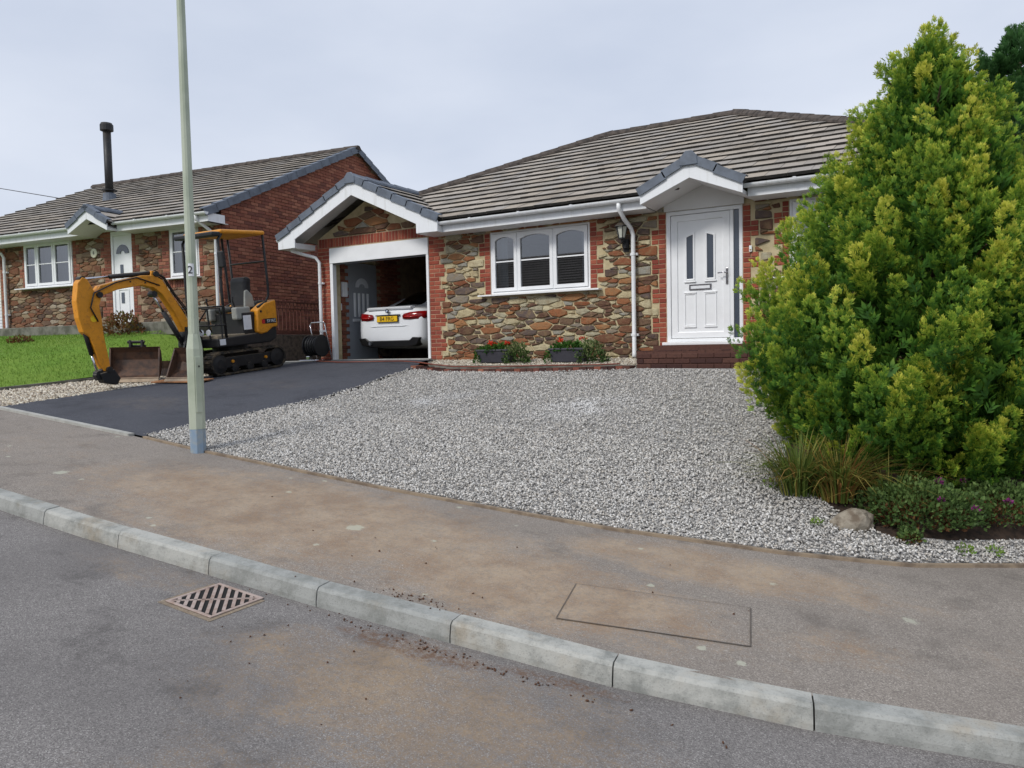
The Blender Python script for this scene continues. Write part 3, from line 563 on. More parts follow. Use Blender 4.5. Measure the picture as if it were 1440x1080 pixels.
def rubble(region, obst, yf, mat, parent, size, seed, tri=None, shrink=.011, limit=300, asp=.35, min_keep=.0007):
    """irregular stones over rect region (x0,x1,z0,z1), keeping clear of the obstacle rectangles; each stone is a mesh of its own"""
    rng = random.Random(seed); x0, x1, z0, z1 = region; pts = []
    tries = 0
    while tries < 9000:
        tries += 1; p = (rng.uniform(x0, x1), rng.uniform(z0, z1)); rr = size * rng.choice((.5, .62, .75, .9, 1.1, 1.35)) * (1 if tries < 5000 else .6)
        if tri and not tri(*p): continue
        if any(o[0] < p[0] < o[1] and o[2] < p[1] < o[3] for o in obst): continue
        if all(((p[0] - q[0]) * asp) ** 2 + (p[1] - q[1]) ** 2 > ((rr + q[2]) * .5) ** 2 for q in pts): pts.append((p[0], p[1], rr))
    made = 0; small = MB(); srnd = []; pts.sort(key=lambda p: -p[2])
    for i, (px, pz, pr) in enumerate(pts):
        poly = [(px - .4, pz - .25), (px + .4, pz - .25), (px + .4, pz + .25), (px - .4, pz + .25)]
        for (qx, qz, qr) in pts:
            dx, dz = (qx - px) * asp * asp, qz - pz
            if (qx, qz) == (px, pz) or abs(qx - px) > .8 or abs(dz) > .5: continue
            t = .5 + .5 * (pr ** 2 - qr ** 2) / max(((qx - px) * asp) ** 2 + dz ** 2, 1e-6) * .5; t = min(max(t, .3), .7)
            poly = clip_half(poly, px + (qx - px) * t, pz + (qz - pz) * t, dx, dz)
            if len(poly) < 3: break
        for (a, b, nx, nz) in ((x0, 0, -1, 0), (x1, 0, 1, 0), (0, z0, 0, -1), (0, z1, 0, 1)):
            if len(poly) >= 3: poly = clip_half(poly, a, b, nx, nz)
        for o in obst:
            if len(poly) < 3: break
            bx0, bx1 = min(p[0] for p in poly), max(p[0] for p in poly); bz0, bz1 = min(p[1] for p in poly), max(p[1] for p in poly)
            if bx1 <= o[0] or bx0 >= o[1] or bz1 <= o[2] or bz0 >= o[3]: continue
            c = [clip_half(poly, o[0], 0, 1, 0), clip_half(poly, o[1], 0, -1, 0), clip_half(poly, 0, o[2], 0, 1), clip_half(poly, 0, o[3], 0, -1)]
            poly = max(c, key=lambda q: area(q) if len(q) >= 3 else 0)
        if len(poly) < 3 or area(poly) < min_keep * 2: continue
        if tri and not all(tri(*p) for p in poly):
            cx = sum(p[0] for p in poly) / len(poly); cz = sum(p[1] for p in poly) / len(poly)
            poly = [p if tri(*p) else (cx + (p[0] - cx) * .45, cz + (p[1] - cz) * .45) for p in poly]
            if not all(tri(*p) for p in poly): continue
        poly = [p for j, p in enumerate(poly) if math.hypot(p[0] - poly[j - 1][0], p[1] - poly[j - 1][1]) > .006]
        if len(poly) < 3: continue
        cx = sum(p[0] for p in poly) / len(poly); cz = sum(p[1] for p in poly) / len(poly); sh = shrink * rng.uniform(.6, 1.9)
        P = []
        for p in poly:
            d = math.hypot(p[0] - cx, p[1] - cz); k = max(.3, (d - sh) / d); P.append((cx + (p[0] - cx) * k, cz + (p[1] - cz) * k))
        Q = []
        for j in range(len(P)):        # rounded, slightly wobbly corners
            a, b = P[j], P[(j + 1) % len(P)]; w = rng.uniform(.03, .13); e = lambda: rng.uniform(-.004, .004)
            Q += [(a[0] + (b[0] - a[0]) * w + e(), a[1] + (b[1] - a[1]) * w + e()), (a[0] + (b[0] - a[0]) * (1 - w) + e(), a[1] + (b[1] - a[1]) * (1 - w) + e())]
        n = len(Q); pr_ = rng.uniform(.004, .022)
        pr_ += .004; vs = [(x, yf + .02, z) for x, z in Q] + [(x, yf - pr_ * .35, z) for x, z in Q] + [(cx + (x - cx) * .84, yf - pr_ + rng.uniform(-.004, .004), cz + (z - cz) * .84) for x, z in Q] + [(cx, yf - pr_ - .003, cz)]
        fs = [(j, (j + 1) % n, n + (j + 1) % n, n + j) for j in range(n)] + [(n + j, n + (j + 1) % n, 2 * n + (j + 1) % n, 2 * n + j) for j in range(n)] + [(2 * n + j, 2 * n + (j + 1) % n, 3 * n) for j in range(n)]
        if made < limit: m_ = MB(); m_.add(vs, fs); m_.build('stone', mat, parent, recalc=False); made += 1
        else: small.add(vs, fs); srnd += [rng.random()] * len(vs)
    if small.f:
        o = small.build('small_stones', mat, parent, recalc=False); o['kind'] = 'stuff'; at = o.data.attributes.new('rnd', 'FLOAT', 'POINT'); at.data.foreach_set('value', np.array(srnd, np.float32))
    return made
def tile_mesh_poly(poly, g, th=.031, base=.012):
    """clipped tile polygon in (u, v) inside its course; top falls from nose to head"""
    vmin = min(p[1] for p in poly); hgt = lambda v: base + th * (1 - max(0, min(1, v / g)))
    n = len(poly); vs = [(u, v, 0) for u, v in poly] + [(u, v, hgt(v)) for u, v in poly]
    fs = [tuple(range(n, 2 * n))] + [(j, (j + 1) % n, n + (j + 1) % n, n + j) for j in range(n)]
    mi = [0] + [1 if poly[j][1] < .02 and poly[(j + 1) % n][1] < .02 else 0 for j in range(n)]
    return vs, fs, mi
FULL = {}
def tile_slope(org, U, V, poly, parent, n_obj, g=.343, w=.3, skip=None, order=None, jitter=.004):
    """tiles on the plane org + u*U + v*V inside convex poly (ccw, u-v); the first n_obj (lowest courses) are objects, the rest one joined part"""
    U = Vector(U).normalized(); V = Vector(V).normalized(); N = U.cross(V)
    fr = Matrix(((U.x, V.x, N.x, org[0]), (U.y, V.y, N.y, org[1]), (U.z, V.z, N.z, org[2]), (0, 0, 0, 1)))
    umin, umax = min(p[0] for p in poly), max(p[0] for p in poly); vmax = max(p[1] for p in poly); made = 0; rest = MB(); rrnd = []
    cells = []
    for r in range(int(math.ceil(vmax / g - .02))):
        u = umin - (w / 2 if r % 2 else 0)
        while u < umax:
            cells.append((r, u)); u += w
    if order: cells.sort(key=order)
    for r, u in cells:
        q = [(u + .003, r * g), (u + w - .003, r * g), (u + w - .003, r * g + g), (u + .003, r * g + g)]
        full = q
        for j in range(len(poly)):
            a, b = poly[j], poly[(j + 1) % len(poly)]; q = clip_half(q, a[0], a[1], b[1] - a[1], -(b[0] - a[0]))
            if len(q) < 3: break
        if len(q) < 3 or area(q) < .004: continue
        if skip and all(skip(*p) for p in q): continue
        loc = [(a - u, b - r * g) for a, b in q]; jz = random.uniform(-jitter, jitter)
        vs, fs, mi = tile_mesh_poly(loc, g)
        if made < n_obj:
            if len(q) == 4 and area(q) > .98 * area(full):
                key = (g, w)
                if key not in FULL:
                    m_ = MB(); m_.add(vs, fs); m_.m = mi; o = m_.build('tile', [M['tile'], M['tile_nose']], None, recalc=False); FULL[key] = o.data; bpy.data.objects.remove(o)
                o = inst('tile', FULL[key], parent, fr @ Matrix.Translation((u, r * g, jz)) @ Matrix.Rotation(random.uniform(-.006, .006), 4, 'Z'))
            else:
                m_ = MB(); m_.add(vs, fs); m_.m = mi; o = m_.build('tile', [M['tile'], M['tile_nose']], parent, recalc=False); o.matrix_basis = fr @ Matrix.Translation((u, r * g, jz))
            made += 1
        else:
            mm = fr @ Matrix.Translation((u, r * g, jz)); rest.add([mm @ Vector(v) for v in vs], fs); rest.m[-len(fs):] = mi; rrnd += [random.random()] * len(vs)
    if rest.f:
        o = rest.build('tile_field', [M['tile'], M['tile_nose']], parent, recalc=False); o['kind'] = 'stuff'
        at = o.data.attributes.new('rnd', 'FLOAT', 'POINT'); at.data.foreach_set('value', np.array(rrnd, np.float32))
    return made
def cap_run(name, p, q, parent, mat, L=.42, w=.12, h=.06, lap=.012):
    """angular ridge or hip tiles laid end to end"""
    p, q = Vector(p), Vector(q); d = (q - p); n = max(1, round(d.length / L)); dn = d.normalized(); side = dn.cross(Vector((0, 0, 1))).normalized(); up = side.cross(dn)
    for i in range(n):
        a = p + d * (i / n); b = p + d * ((i + 1) / n) + dn * .03; m_ = MB()
        prof = [(-w, -.05), (-w * .92, -.01), (-w * .35, h), (w * .35, h), (w * .92, -.01), (w, -.05)]; vs = []
        for c, k in ((a, lap), (b, 0)):
            vs += [c + side * x + up * (z + k) for x, z in prof]
        m_.add(vs, [(j, j + 1, 7 + j, 6 + j) for j in range(5)] + [(0, 1, 2, 3, 4, 5), (11, 10, 9, 8, 7, 6), (0, 6, 11, 5)]); m_.build(name, mat, parent)
def verge_run(p, q, parent, out, mat, L=.36, depth=.105, wid=.10):
    """dry verge units stepping up a gable edge from eave p to apex q; out = horizontal outward direction"""
    p, q = Vector(p), Vector(q); d = q - p; n = max(1, round(d.length / L)); dn = d.normalized(); out = Vector(out).normalized(); up = out.cross(dn); up = up if up.z > 0 else -up
    for i in range(n):
        a = p + d * (i / n) - dn * .02; b = p + d * ((i + 1) / n); m_ = MB(); prof = [(.02, -depth), (.02, .02), (-wid, .03), (-wid, .012), (.0, 0), (.0, -depth)]; vs = []
        for c, k in ((a, .016), (b, -.006)): vs += [c + out * x + up * (z + k) for x, z in prof]
        m_.add(vs, [(j, (j + 1) % 6, 6 + (j + 1) % 6, 6 + j) for j in range(6)] + [(0, 1, 2, 3, 4, 5), (11, 10, 9, 8, 7, 6)]); m_.build('verge_unit', mat, parent)
def gutter(x0, x1, y, z, parent, mat, r=.055):
    m_ = MB(); pts = [(-r * math.cos(t), -r * math.sin(t)) for t in np.linspace(0, math.pi, 9)]; inn = [(a * .9, b * .9) for a, b in pts][::-1]
    prof = [(y + a, z + b) for a, b in pts + inn]; m_.prism(prof, x0, x1, 'x'); g_ = m_.build('gutter', mat, parent, smooth=False)
    for x in (x0, x1):
        m_ = MB(); m_.prism([(y + a * 1.06, z + b * 1.06) for a, b in pts], x - .006, x + .006, 'x'); m_.build('gutter_end', mat, g_)
    x = x0 + .7
    while x < x1 - .3:
        m_ = MB(); m_.prism([(y + a * 1.1, z + b * 1.1) for a, b in pts] + [(y + r * 1.1, z + .01), (y - r * 1.1, z + .01)], x - .02, x + .02, 'x'); m_.build('gutter_bracket', mat, g_); x += .95
    return g_
def arch_pts(x0, x1, z0, z1, rise, n=7):
    xs = [x1 + (x0 - x1) * i / (n - 1) for i in range(n)]
    inn = [(x0, z0), (x1, z0)] + [(x, z1 - rise * ((2 * (x - x0) / (x1 - x0) - 1) ** 2)) for x in xs]
    return inn
def sash(parent, x0, x1, z0, z1, y, mat, rise=.06, fr=.06, bar=.52, name='sash', glassm=None, bar_on=True):
    """a casement with an arched head: frame ring, pane and glazing bar"""
    i0, i1, j0, j1 = x0 + fr, x1 - fr, z0 + fr, z1 - fr; inn = arch_pts(i0, i1, j0, j1, rise); n = len(inn) - 2
    out = [(x0, z0), (x1, z0)] + [(x1 + (x0 - x1) * k / (n - 1), z1) for k in range(n)]
    m_ = MB(); m_.ring(out, inn, y, y + .05); s_ = m_.build(name, mat, parent, bevel=.006)
    m_ = MB(); m_.add([(x, y + .03, z) for x, z in inn], [tuple(range(len(inn)))]); m_.build('pane', glassm or M['glass'], s_, recalc=False)
    if bar_on: m_ = MB(); zb = j0 + (j1 - j0) * bar; m_.box(i0, i1, y + .018, y + .042, zb - .011, zb + .011); m_.build('glazing_bar', mat, s_)
    return s_
def outer_frame(parent, x0, x1, z0, z1, y, d, w, mat, name='window_frame'):
    m_ = MB(); m_.ring([(x0, z0), (x1, z0), (x1, z1), (x0, z1)], [(x0 + w, z0 + w), (x1 - w, z0 + w), (x1 - w, z1 - w), (x0 + w, z1 - w)], y, y + d); return m_.build(name, mat, parent, bevel=.005)
def downpipe(parent, pts, mat, r=.034):
    m_ = MB(); m_.tube(pts, r, 12); d_ = m_.build('downpipe', mat, parent, smooth=True); zs = [p[2] for p in pts]; x, y = pts[-2][0], pts[-2][1]
    for z in np.linspace(min(zs) + .35, max(zs) - .75, 2):
        m_ = MB(); m_.lathe([(r + .006, z - .02), (r + .006, z + .02)], 12, (x, y, 0)); m_.box(x - .06, x + .06, y + .02, y + .07, z - .018, z + .018); m_.build('pipe_bracket', mat, d_)
    return d_

# ------------------------------------------------------------------ the bungalow in front
FY = 11.3; YF = FY + .012
H = thing('bungalow', (-5.3, 11.3, 1.59), 'stone and red brick bungalow with open garage and white front door', 'house')
wb = MB()
GX = (-10.87, -8.43, 1.3, 3.83); W1 = (-7.1, -5.2, 2.72, 3.79); DO = (-3.92, -2.77, 1.72, 3.8); W2 = (-2.12, -.5, 2.72, 3.79)
WALLX = (-11.2, .5)
def wall_with_holes(mb, x0, x1, z0, z1, ya, yb, holes):
    xs = sorted({x0, x1} | {h[0] for h in holes} | {h[1] for h in holes})
    for a, b in zip(xs, xs[1:]):
        hs = [h for h in holes if h[0] <= a + 1e-6 and h[1] >= b - 1e-6]; z = z0
        for h in sorted(hs, key=lambda q: q[2]):
            if h[2] > z: mb.box(a, b, ya, yb, z, h[2])
            z = h[3]
        if z < z1: mb.box(a, b, ya, yb, z, z1)
wall_with_holes(wb, WALLX[0], WALLX[1], 1.1, 4.02, YF, YF + .26, [GX, W1, DO, W2])
wb.prism([(-11.2, 4.021), (-8.3, 4.021), (-9.77, 4.74)], YF, YF + .26)
SIDE_DOOR = (11.85, 12.8)
wb.box(-11.2, -11.0, YF + .26, SIDE_DOOR[0], 1.1, 4.02); wb.box(-11.2, -11.0, SIDE_DOOR[1], 20.6, 1.1, 4.02); wb.box(-11.2, -11.0, SIDE_DOOR[0], SIDE_DOOR[1], 3.64, 4.02)
wb.box(.3, .5, YF + .26, 20.6, .6, 4.02); wb.box(-11.0, .3, 20.4, 20.6, 1.1, 4.02)
wall_o = wb.build('wall', M['mortar'], H)
ib = MB(); ib.box(-8.3, -8.2, YF + .262, 17.4, 1.6, 4.02); ib.box(-10.98, -8.2, 17.4, 17.5, 1.6, 4.02); ib.box(-8.2, .29, 15.5, 15.6, 1.6, 4.02)
ib.build('inner_wall', M['dark_room'], H)
MB().box(-10.99, .29, YF + .27, 20.39, 4.024, 4.05).build('ceiling', M['dark_room'], H)
fb = MB(); fb.box(-10.99, -8.31, 11.2, 20.39, 1.4, 1.6); fb.box(-8.19, .29, YF + .27, 20.39, 1.4, 1.78); fb.build('floor_slab', M['concrete_dark'], H)
# brick dressings: garage piers, soldier course, window and door jambs
lay_bricks(-11.2, -10.885, 1.6, 3.84, FY, 'brick', wall_o)
lay_bricks(-11.16, -8.42, 3.85, 4.03, FY, 'brick', wall_o, soldier=True)
lay_bricks(-8.425, -8.06, 1.525, 3.85, FY, 'brick', wall_o, tooth=('R', .1125, 3))
lay_bricks(-7.33, -7.105, 2.725, 3.78, FY, 'brick', wall_o, tooth=('L', .1125, 3))
lay_bricks(-5.195, -4.965, 2.725, 3.78, FY, 'brick', wall_o, tooth=('R', .1125, 3))
lay_bricks(-4.155, -3.925, 1.75, 3.8, FY, 'brick', wall_o, tooth=('L', .1125, 3))
lay_bricks(-2.765, -2.54, 1.75, 3.8, FY, 'brick', wall_o, tooth=('R', .1125, 3))
lay_bricks(-2.33, -2.125, 2.725, 3.8, FY, 'brick', wall_o, tooth=('L', .1125, 2))
# pinkish mortar behind the brick zones
for a in ((-11.2, -10.872, 1.5, 3.84), (-11.2, -8.42, 3.842, 4.035), (-8.428, -8.175, 1.5, 3.84), (-7.218, -7.1, 2.72, 3.8), (-5.2, -5.08, 2.72, 3.8), (-4.04, -3.92, 1.72, 3.8), (-2.768, -2.66, 1.72, 3.8)): MB().box(a[0], a[1], YF - .004, YF + .01, a[2], a[3]).build('brick_joint', M['mortar_brick'], wall_o)
def teeth(x0, x1, z0, z1, side, dx, every):
    out = []; z = z0; k = 0
    while z < z1:
        a, b = x0, x1
        if k % 2 == 0: a, b = (a + dx, b) if side == 'L' else (a, b - dx)
        out.append((a - .012, b + .012, z - .004, min(z + every * .075, z1) + .004)); z += every * .075; k += 1
    return out
ob = teeth(-8.425, -8.06, 1.525, 3.85, 'R', .1125, 3) + teeth(-7.33, -7.105, 2.725, 3.78, 'L', .1125, 3) + teeth(-5.195, -4.965, 2.725, 3.78, 'R', .1125, 3) + teeth(-4.155, -3.925, 1.75, 3.8, 'L', .1125, 3) + [W1, (-7.35, -4.95, 2.66, 2.73), (-3.95, -3.9, 1.7, 3.82)]
n1 = rubble((-8.3, -3.92, 1.56, 3.86), ob, FY, M['stone'], wall_o, .096, 3, limit=250)
n2 = rubble((-2.6, -.5, 1.6, 3.86), teeth(-2.765, -2.54, 1.75, 3.8, 'R', .1125, 3) + teeth(-2.33, -2.125, 2.725, 3.8, 'L', .1125, 2) + [W2], FY, M['stone'], wall_o, .13, 5, limit=40)
n3 = rubble((-11.1, -8.4, 4.045, 4.72), [], FY, M['stone'], wall_o, .2, 8, tri=lambda x, z: z < 4.74 - .5 * abs(x + 9.77), limit=24)
print('stones', n1, n2, n3)
# roof
roof = MB(); EZ_, PZ, RX0, RX1, EX0, EX1 = 4.03, .48, -6.7, -4.0, -11.65, .95
RY, RZ = 15.8, 4.03 + .48 * 4.95; EYF, EYB = 10.85, 20.75
GA, GEX, GZ = -9.77, 1.95, 4.98; GYF = 10.74
gyi = EYF + (GZ - EZ_) / PZ
roof.add([(GA, GYF, GZ), (GA, gyi, GZ), (GA + GEX, EYF, EZ_ + .002), (GA + GEX, GYF, EZ_ + .002), (GA - GEX, EYF, EZ_ + .002), (GA - GEX, GYF, EZ_ + .002)], [(0, 1, 2, 3), (1, 0, 5, 4)])
PA, PEX, PZT, PZE, PYF = -3.34, .74, 4.40, 3.99, 10.62; pyi = EYF + (PZT - EZ_) / PZ
roof.add([(GA + GEX, EYF, EZ_), (PA - PEX, EYF, EZ_), (PA, pyi, PZT), (PA + PEX, EYF, EZ_), (EX1, EYF, EZ_), (RX1, RY, RZ), (RX0, RY, RZ), (GA, gyi, GZ), (EX0, EYB, EZ_), (EX1, EYB, EZ_), (EX0, EYF, EZ_)],
         [(0, 1, 2, 7), (2, 6, 7), (2, 5, 6), (2, 3, 4, 5), (4, 9, 5), (9, 8, 6, 5), (8, 10, 6), (10, 7, 6)])
roof.add([(PA, PYF, PZT), (PA, pyi, PZT), (PA + PEX, EYF, PZE), (PA + PEX, PYF, PZE), (PA - PEX, EYF, PZE), (PA - PEX, PYF, PZE)], [(0, 1, 2, 3), (1, 0, 5, 4)])
roof_o = roof.build('roof', M['tile'], H, recalc=False)
Ls = math.hypot(4.95, .48 * 4.95); g_ = Ls / 16
def sk(u, v):
    X = EX0 + u; Y = EYF + v * 4.95 / Ls
    return abs(X - GA) < GEX - (Y - EYF) * GEX / (gyi - EYF) or abs(X - PA) < PEX - (Y - EYF) * PEX / (pyi - EYF)
tile_slope((EX0, EYF - .03, EZ_ - .01), (1, 0, 0), (0, 4.95, .48 * 4.95), [(0, 0), (12.6, 0), (12.6 - 4.95, Ls), (4.95, Ls)], roof_o, 262, g=g_, skip=sk, order=lambda c: abs(c[1] - 6.2) * .45 + c[0] * .30)
tile_slope((EX1 + .03, EYF, EZ_ - .01), (0, 1, 0), (-4.95, 0, .48 * 4.95), [(0, 0), (9.9, 0), (4.95, Ls)], roof_o, 0, g=g_)
tile_slope((EX0 - .03, EYB, EZ_ - .01), (0, -1, 0), (4.95, 0, .48 * 4.95), [(0, 0), (9.9, 0), (4.95, Ls)], roof_o, 0, g=g_)
Lg = math.hypot(GEX, GZ - EZ_)
tile_slope((GA + GEX, GYF, EZ_), (0, 1, 0), (-GEX, 0, GZ - EZ_), [(.0, 0), (.13, 0), (gyi - GYF, Lg), (.0, Lg)], roof_o, 24, g=Lg / 6)
tile_slope((GA - GEX, EYF + 2.0, EZ_), (0, -1, 0), (GEX, 0, GZ - EZ_), [(1.99, 0), (2.11, 0), (2.11, Lg), (2.0 - (gyi - EYF), Lg)], roof_o, 10, g=Lg / 6)
Lp = math.hypot(PEX, PZT - PZE)
tile_slope((PA + PEX, PYF, PZE), (0, 1, 0), (-PEX, 0, PZT - PZE), [(0, 0), (.25, 0), (pyi - PYF, Lp), (0, Lp)], roof_o, 8, g=Lp / 2.4)
tile_slope((PA - PEX, EYF + .9, PZE), (0, -1, 0), (PEX, 0, PZT - PZE), [(.88, 0), (1.13, 0), (1.13, Lp), (.9 - (pyi - EYF), Lp)], roof_o, 4, g=Lp / 2.4)
cap_run('ridge_tile', (RX0, RY, RZ + .03), (RX1, RY, RZ + .03), roof_o, M['ridge'])
cap_run('hip_tile', (EX0 + .05, EYF + .05, EZ_ + .06), (RX0, RY, RZ + .05), roof_o, M['ridge']); cap_run('hip_tile', (EX1 - .05, EYF + .05, EZ_ + .06), (RX1, RY, RZ + .05), roof_o, M['ridge'])
cap_run('ridge_tile', (GA, GYF - .02, GZ + .03), (GA, gyi, GZ + .03), roof_o, M['slate_blue'], w=.11, h=.05)
cap_run('ridge_tile', (PA, PYF - .02, PZT + .025), (PA, pyi, PZT + .025), roof_o, M['slate_blue'], w=.1, h=.05)
for s in (-1, 1):
    verge_run((GA + s * (GEX + .02), GYF, EZ_ + .05), (GA, GYF, GZ + .055), roof_o, (0, -1, 0), M['slate_blue'])
    verge_run((PA + s * (PEX + .02), PYF, PZE + .05), (PA, PYF, PZT + .055), roof_o, (0, -1, 0), M['slate_blue'], L=.42, depth=.1)
# barge boards, soffits, fascias
for a_, y_, z_ in ((GA, GYF, GZ), (PA, PYF, PZT)):
    m_ = MB(); m_.prism([(a_ - .13, z_ - .1), (a_ + .13, z_ - .1), (a_ + .12, z_ + .02), (a_ + .045, z_ + .1), (a_ - .045, z_ + .1), (a_ - .12, z_ + .02)], y_ - .032, y_ + .01); m_.build('ridge_end_cap', M['slate_blue'], roof_o, bevel=.008)
for s in (-1, 1):
    m_ = MB(); m_.prism([(GA, GZ - .02), (GA + s * GEX, EZ_ - .02), (GA + s * GEX, EZ_ - .21), (GA + s * (GEX - .46), EZ_ - .205), (GA + s * (GEX - .46), EZ_ - .04), (GA, GZ - .31)], GYF + .012, GYF + .04); m_.build('barge_board', M['upvc_dull'], H, bevel=.004)
    m_ = MB(); m_.prism([(GA, GZ - .07), (GA + s * (GEX - .02), EZ_ - .07), (GA + s * (GEX - .02), EZ_ - .1), (GA, GZ - .1)], GYF + .042, FY - .002); m_.build('soffit', M['soffit'], H)
    x0, x1 = sorted((GA + s * (GEX - .005), GA + s * (GEX - .46))); MB().box(x0, x1, GYF + .043, FY - .004, EZ_ - .21, EZ_ - .105).build('eave_box', M['upvc_dull'], H)
    m_ = MB(); m_.prism([(PA, PZT - .02), (PA + s * PEX, PZE - .02), (PA + s * PEX, PZE - .16), (PA, PZT - .27)], PYF + .012, PYF + .035); m_.build('barge_board', M['upvc_dull'], H, bevel=.004)
    m_ = MB(); m_.prism([(PA, PZT - .1), (PA + s * (PEX - .01), PZE - .1), (PA + s * (PEX - .01), PZE - .155), (PA, PZT - .265)], PYF + .037, FY - .01); m_.build('soffit', M['soffit'], H)
m_ = MB(); m_.prism([(PA - .6, 3.802), (PA + .6, 3.802), (PA + .6, 3.9), (PA, 4.16), (PA - .6, 3.9)], FY - .03, FY - .008); m_.build('porch_infill', M['soffit'], H)
for a, b in ((GA + GEX + .002, PA - PEX - .002), (PA + PEX + .002, .9)):
    MB().box(a, b, 10.90, 10.92, 3.82, 4.0).build('fascia', M['upvc_dull'], H, bevel=.003); MB().box(a, b, 10.922, FY + .2, 3.82, 3.832).build('soffit', M['soffit'], H); gutter(a - .06, b + .04, 10.835, 3.985, H, M['upvc_dull'])
downpipe(H, [(-4.5, 10.84, 3.95), (-4.5, 10.84, 3.86), (-4.48, 11.0, 3.72), (-4.44, 11.17, 3.6), (-4.42, 11.21, 3.5), (-4.42, 11.21, 1.66), (-4.42, 11.19, 1.6)], M['upvc'])
downpipe(H, [(-11.55, 10.9, 3.9), (-11.52, 10.92, 3.8), (-11.35, 11.05, 3.73), (-11.14, 11.18, 3.66), (-11.07, 11.21, 3.56), (-11.07, 11.21, 1.9), (-11.07, 11.2, 1.85)], M['upvc'])
gutter(-11.76, -11.66, 10.80, 4.02, H, M['upvc'])
# window
def window3(parent, x0, x1, z0, z1, y, splits, mat, rise, room=True, curtain=None, sill=.2):
    w_ = outer_frame(parent, x0, x1, z0, z1, y, .06, .035, mat, 'window')
    xs = [x0 + .035] + list(splits) + [x1 - .035]
    for a, b in zip(xs, xs[1:]): sash(w_, a + .006, b - .006, z0 + .04, z1 - .04, y - .018, mat, rise)
    for q in splits: MB().box(q - .016, q + .016, y - .006, y + .05, z0 + .036, z1 - .036).build('mullion', mat, w_)
    m_ = MB(); m_.prism([(y - .14, z0 - .035), (y + .05, z0 - .035), (y + .05, z0 - .002), (y - .02, z0 - .002), (y - .14, z0 - .012)], x0 - sill, x1 + sill, 'x'); m_.build('window_sill', mat, w_, bevel=.003)
    if curtain:
        for a, b in curtain:
            m_ = MB(); n = int((b - a) / .022); vs = []
            for i in range(n + 1):
                x = a + (b - a) * i / n; d = .022 * math.sin(i * 1.15) + .01 * math.sin(i * .37); vs += [(x, y + .16 + d, z0 + .02), (x, y + .16 + d, z1)]
            m_.add(vs, [(2 * i, 2 * i + 2, 2 * i + 3, 2 * i + 1) for i in range(n)]); m_.build('curtain', M['curtain'], w_, recalc=False, smooth=True)
    return w_
window3(H, W1[0], W1[1], W1[2], W1[3], FY + .015, (-6.56, -5.87), M['upvc'], .055, curtain=[(-7.05, -6.83), (-5.42, -5.25)])
window3(H, W2[0], W2[1], W2[2], W2[3], FY + .015, (-1.6, -1.0), M['upvc'], .055, curtain=[(-2.05, -1.85)])
# front door
dfr = MB(); y = FY + .005
dfr.ring([(DO[0], 1.82), (DO[1], 1.82), (DO[1], 3.8), (DO[0], 3.8)], [(DO[0] + .065, 1.87), (DO[1] - .05, 1.87), (DO[1] - .05, 3.74), (DO[0] + .065, 3.74)], y, y + .07); dfr.box(-2.955, -2.9, y, y + .07, 1.872, 3.738)
door = dfr.build('front_door', M['upvc'], H, bevel=.006)
MB().box(DO[0] - .04, DO[1] + .02, FY - .12, FY + .01, 1.775, 1.818).build('threshold', M['upvc'], door, bevel=.006)
MB().box(-2.896, DO[1] - .054, y + .02, y + .03, 1.876, 3.734).build('side_light', M['obscure'], door)
LX0, LX1 = DO[0] + .07, -2.96
m_ = MB(); m_.ring([(LX0, 1.876), (LX1, 1.876), (LX1, 3.734), (LX0, 3.734)], [(LX0 + .1, 1.97), (LX1 - .1, 1.97), (LX1 - .1, 3.64), (LX0 + .1, 3.64)], y + .012, y + .06); m_.build('sash_frame', M['upvc'], door, bevel=.008)
ly = y + .03; MB().box(LX0 + .098, LX1 - .098, ly, ly + .02, 1.968, 3.642).build('door_leaf', M['upvc'], door)
lc = (LX0 + LX1) / 2
for s in (-1, 1):
    c = lc + s * .155; out = [(c - .075, 2.74), (c + .075, 2.74), (c + .075, 3.46 - (.05 if s > 0 else 0)), (c - .075, 3.46 - (.05 if s < 0 else 0))]
    inn = [(c - .048, 2.77), (c + .048, 2.77), (c + .048, 3.43 - (.035 if s > 0 else 0)), (c - .048, 3.43 - (.035 if s < 0 else 0))]
    m_ = MB(); m_.ring(out, inn, ly - .018, ly - .001); b_ = m_.build('bead', M['upvc'], door, bevel=.006)
    m_ = MB(); m_.add([(x, ly - .004, z) for x, z in inn], [(0, 1, 2, 3)]); m_.build('pane', M['obscure'], b_, recalc=False)
    MB().box(c - .09, c + .09, ly - .022, ly - .001, 2.715, 2.738).build('moulding', M['upvc'], door, bevel=.006)
    m_ = MB(); m_.ring([(c - .09, 2.06), (c + .09, 2.06), (c + .09, 2.55), (c - .09, 2.55)], [(c - .075, 2.075), (c + .075, 2.075), (c + .075, 2.535), (c - .075, 2.535)], ly - .012, ly - .001); m_.build('moulding', M['upvc'], door, bevel=.004)
    MB().box(c - .095, c + .095, ly - .02, ly - .001, 2.552, 2.572).build('moulding', M['upvc'], door, bevel=.005); MB().box(c - .095, c + .095, ly - .02, ly - .001, 2.036, 2.056).build('moulding', M['upvc'], door, bevel=.005)
m_ = MB(); m_.ring([(lc - .17, 2.6), (lc + .17, 2.6), (lc + .17, 2.685), (lc - .17, 2.685)], [(lc - .145, 2.618), (lc + .145, 2.618), (lc + .145, 2.667), (lc - .145, 2.667)], ly - .016, ly - .001); lb = m_.build('letterbox', M['chrome'], door, bevel=.003)
MB().box(lc - .144, lc + .144, ly - .008, ly - .002, 2.62, 2.665).build('flap', M['upvc_dull'], lb)
hx = LX1 - .04; MB().box(hx - .018, hx + .018, y - .001, y + .011, 2.66, 2.9).build('handle_plate', M['chrome'], door, bevel=.004)
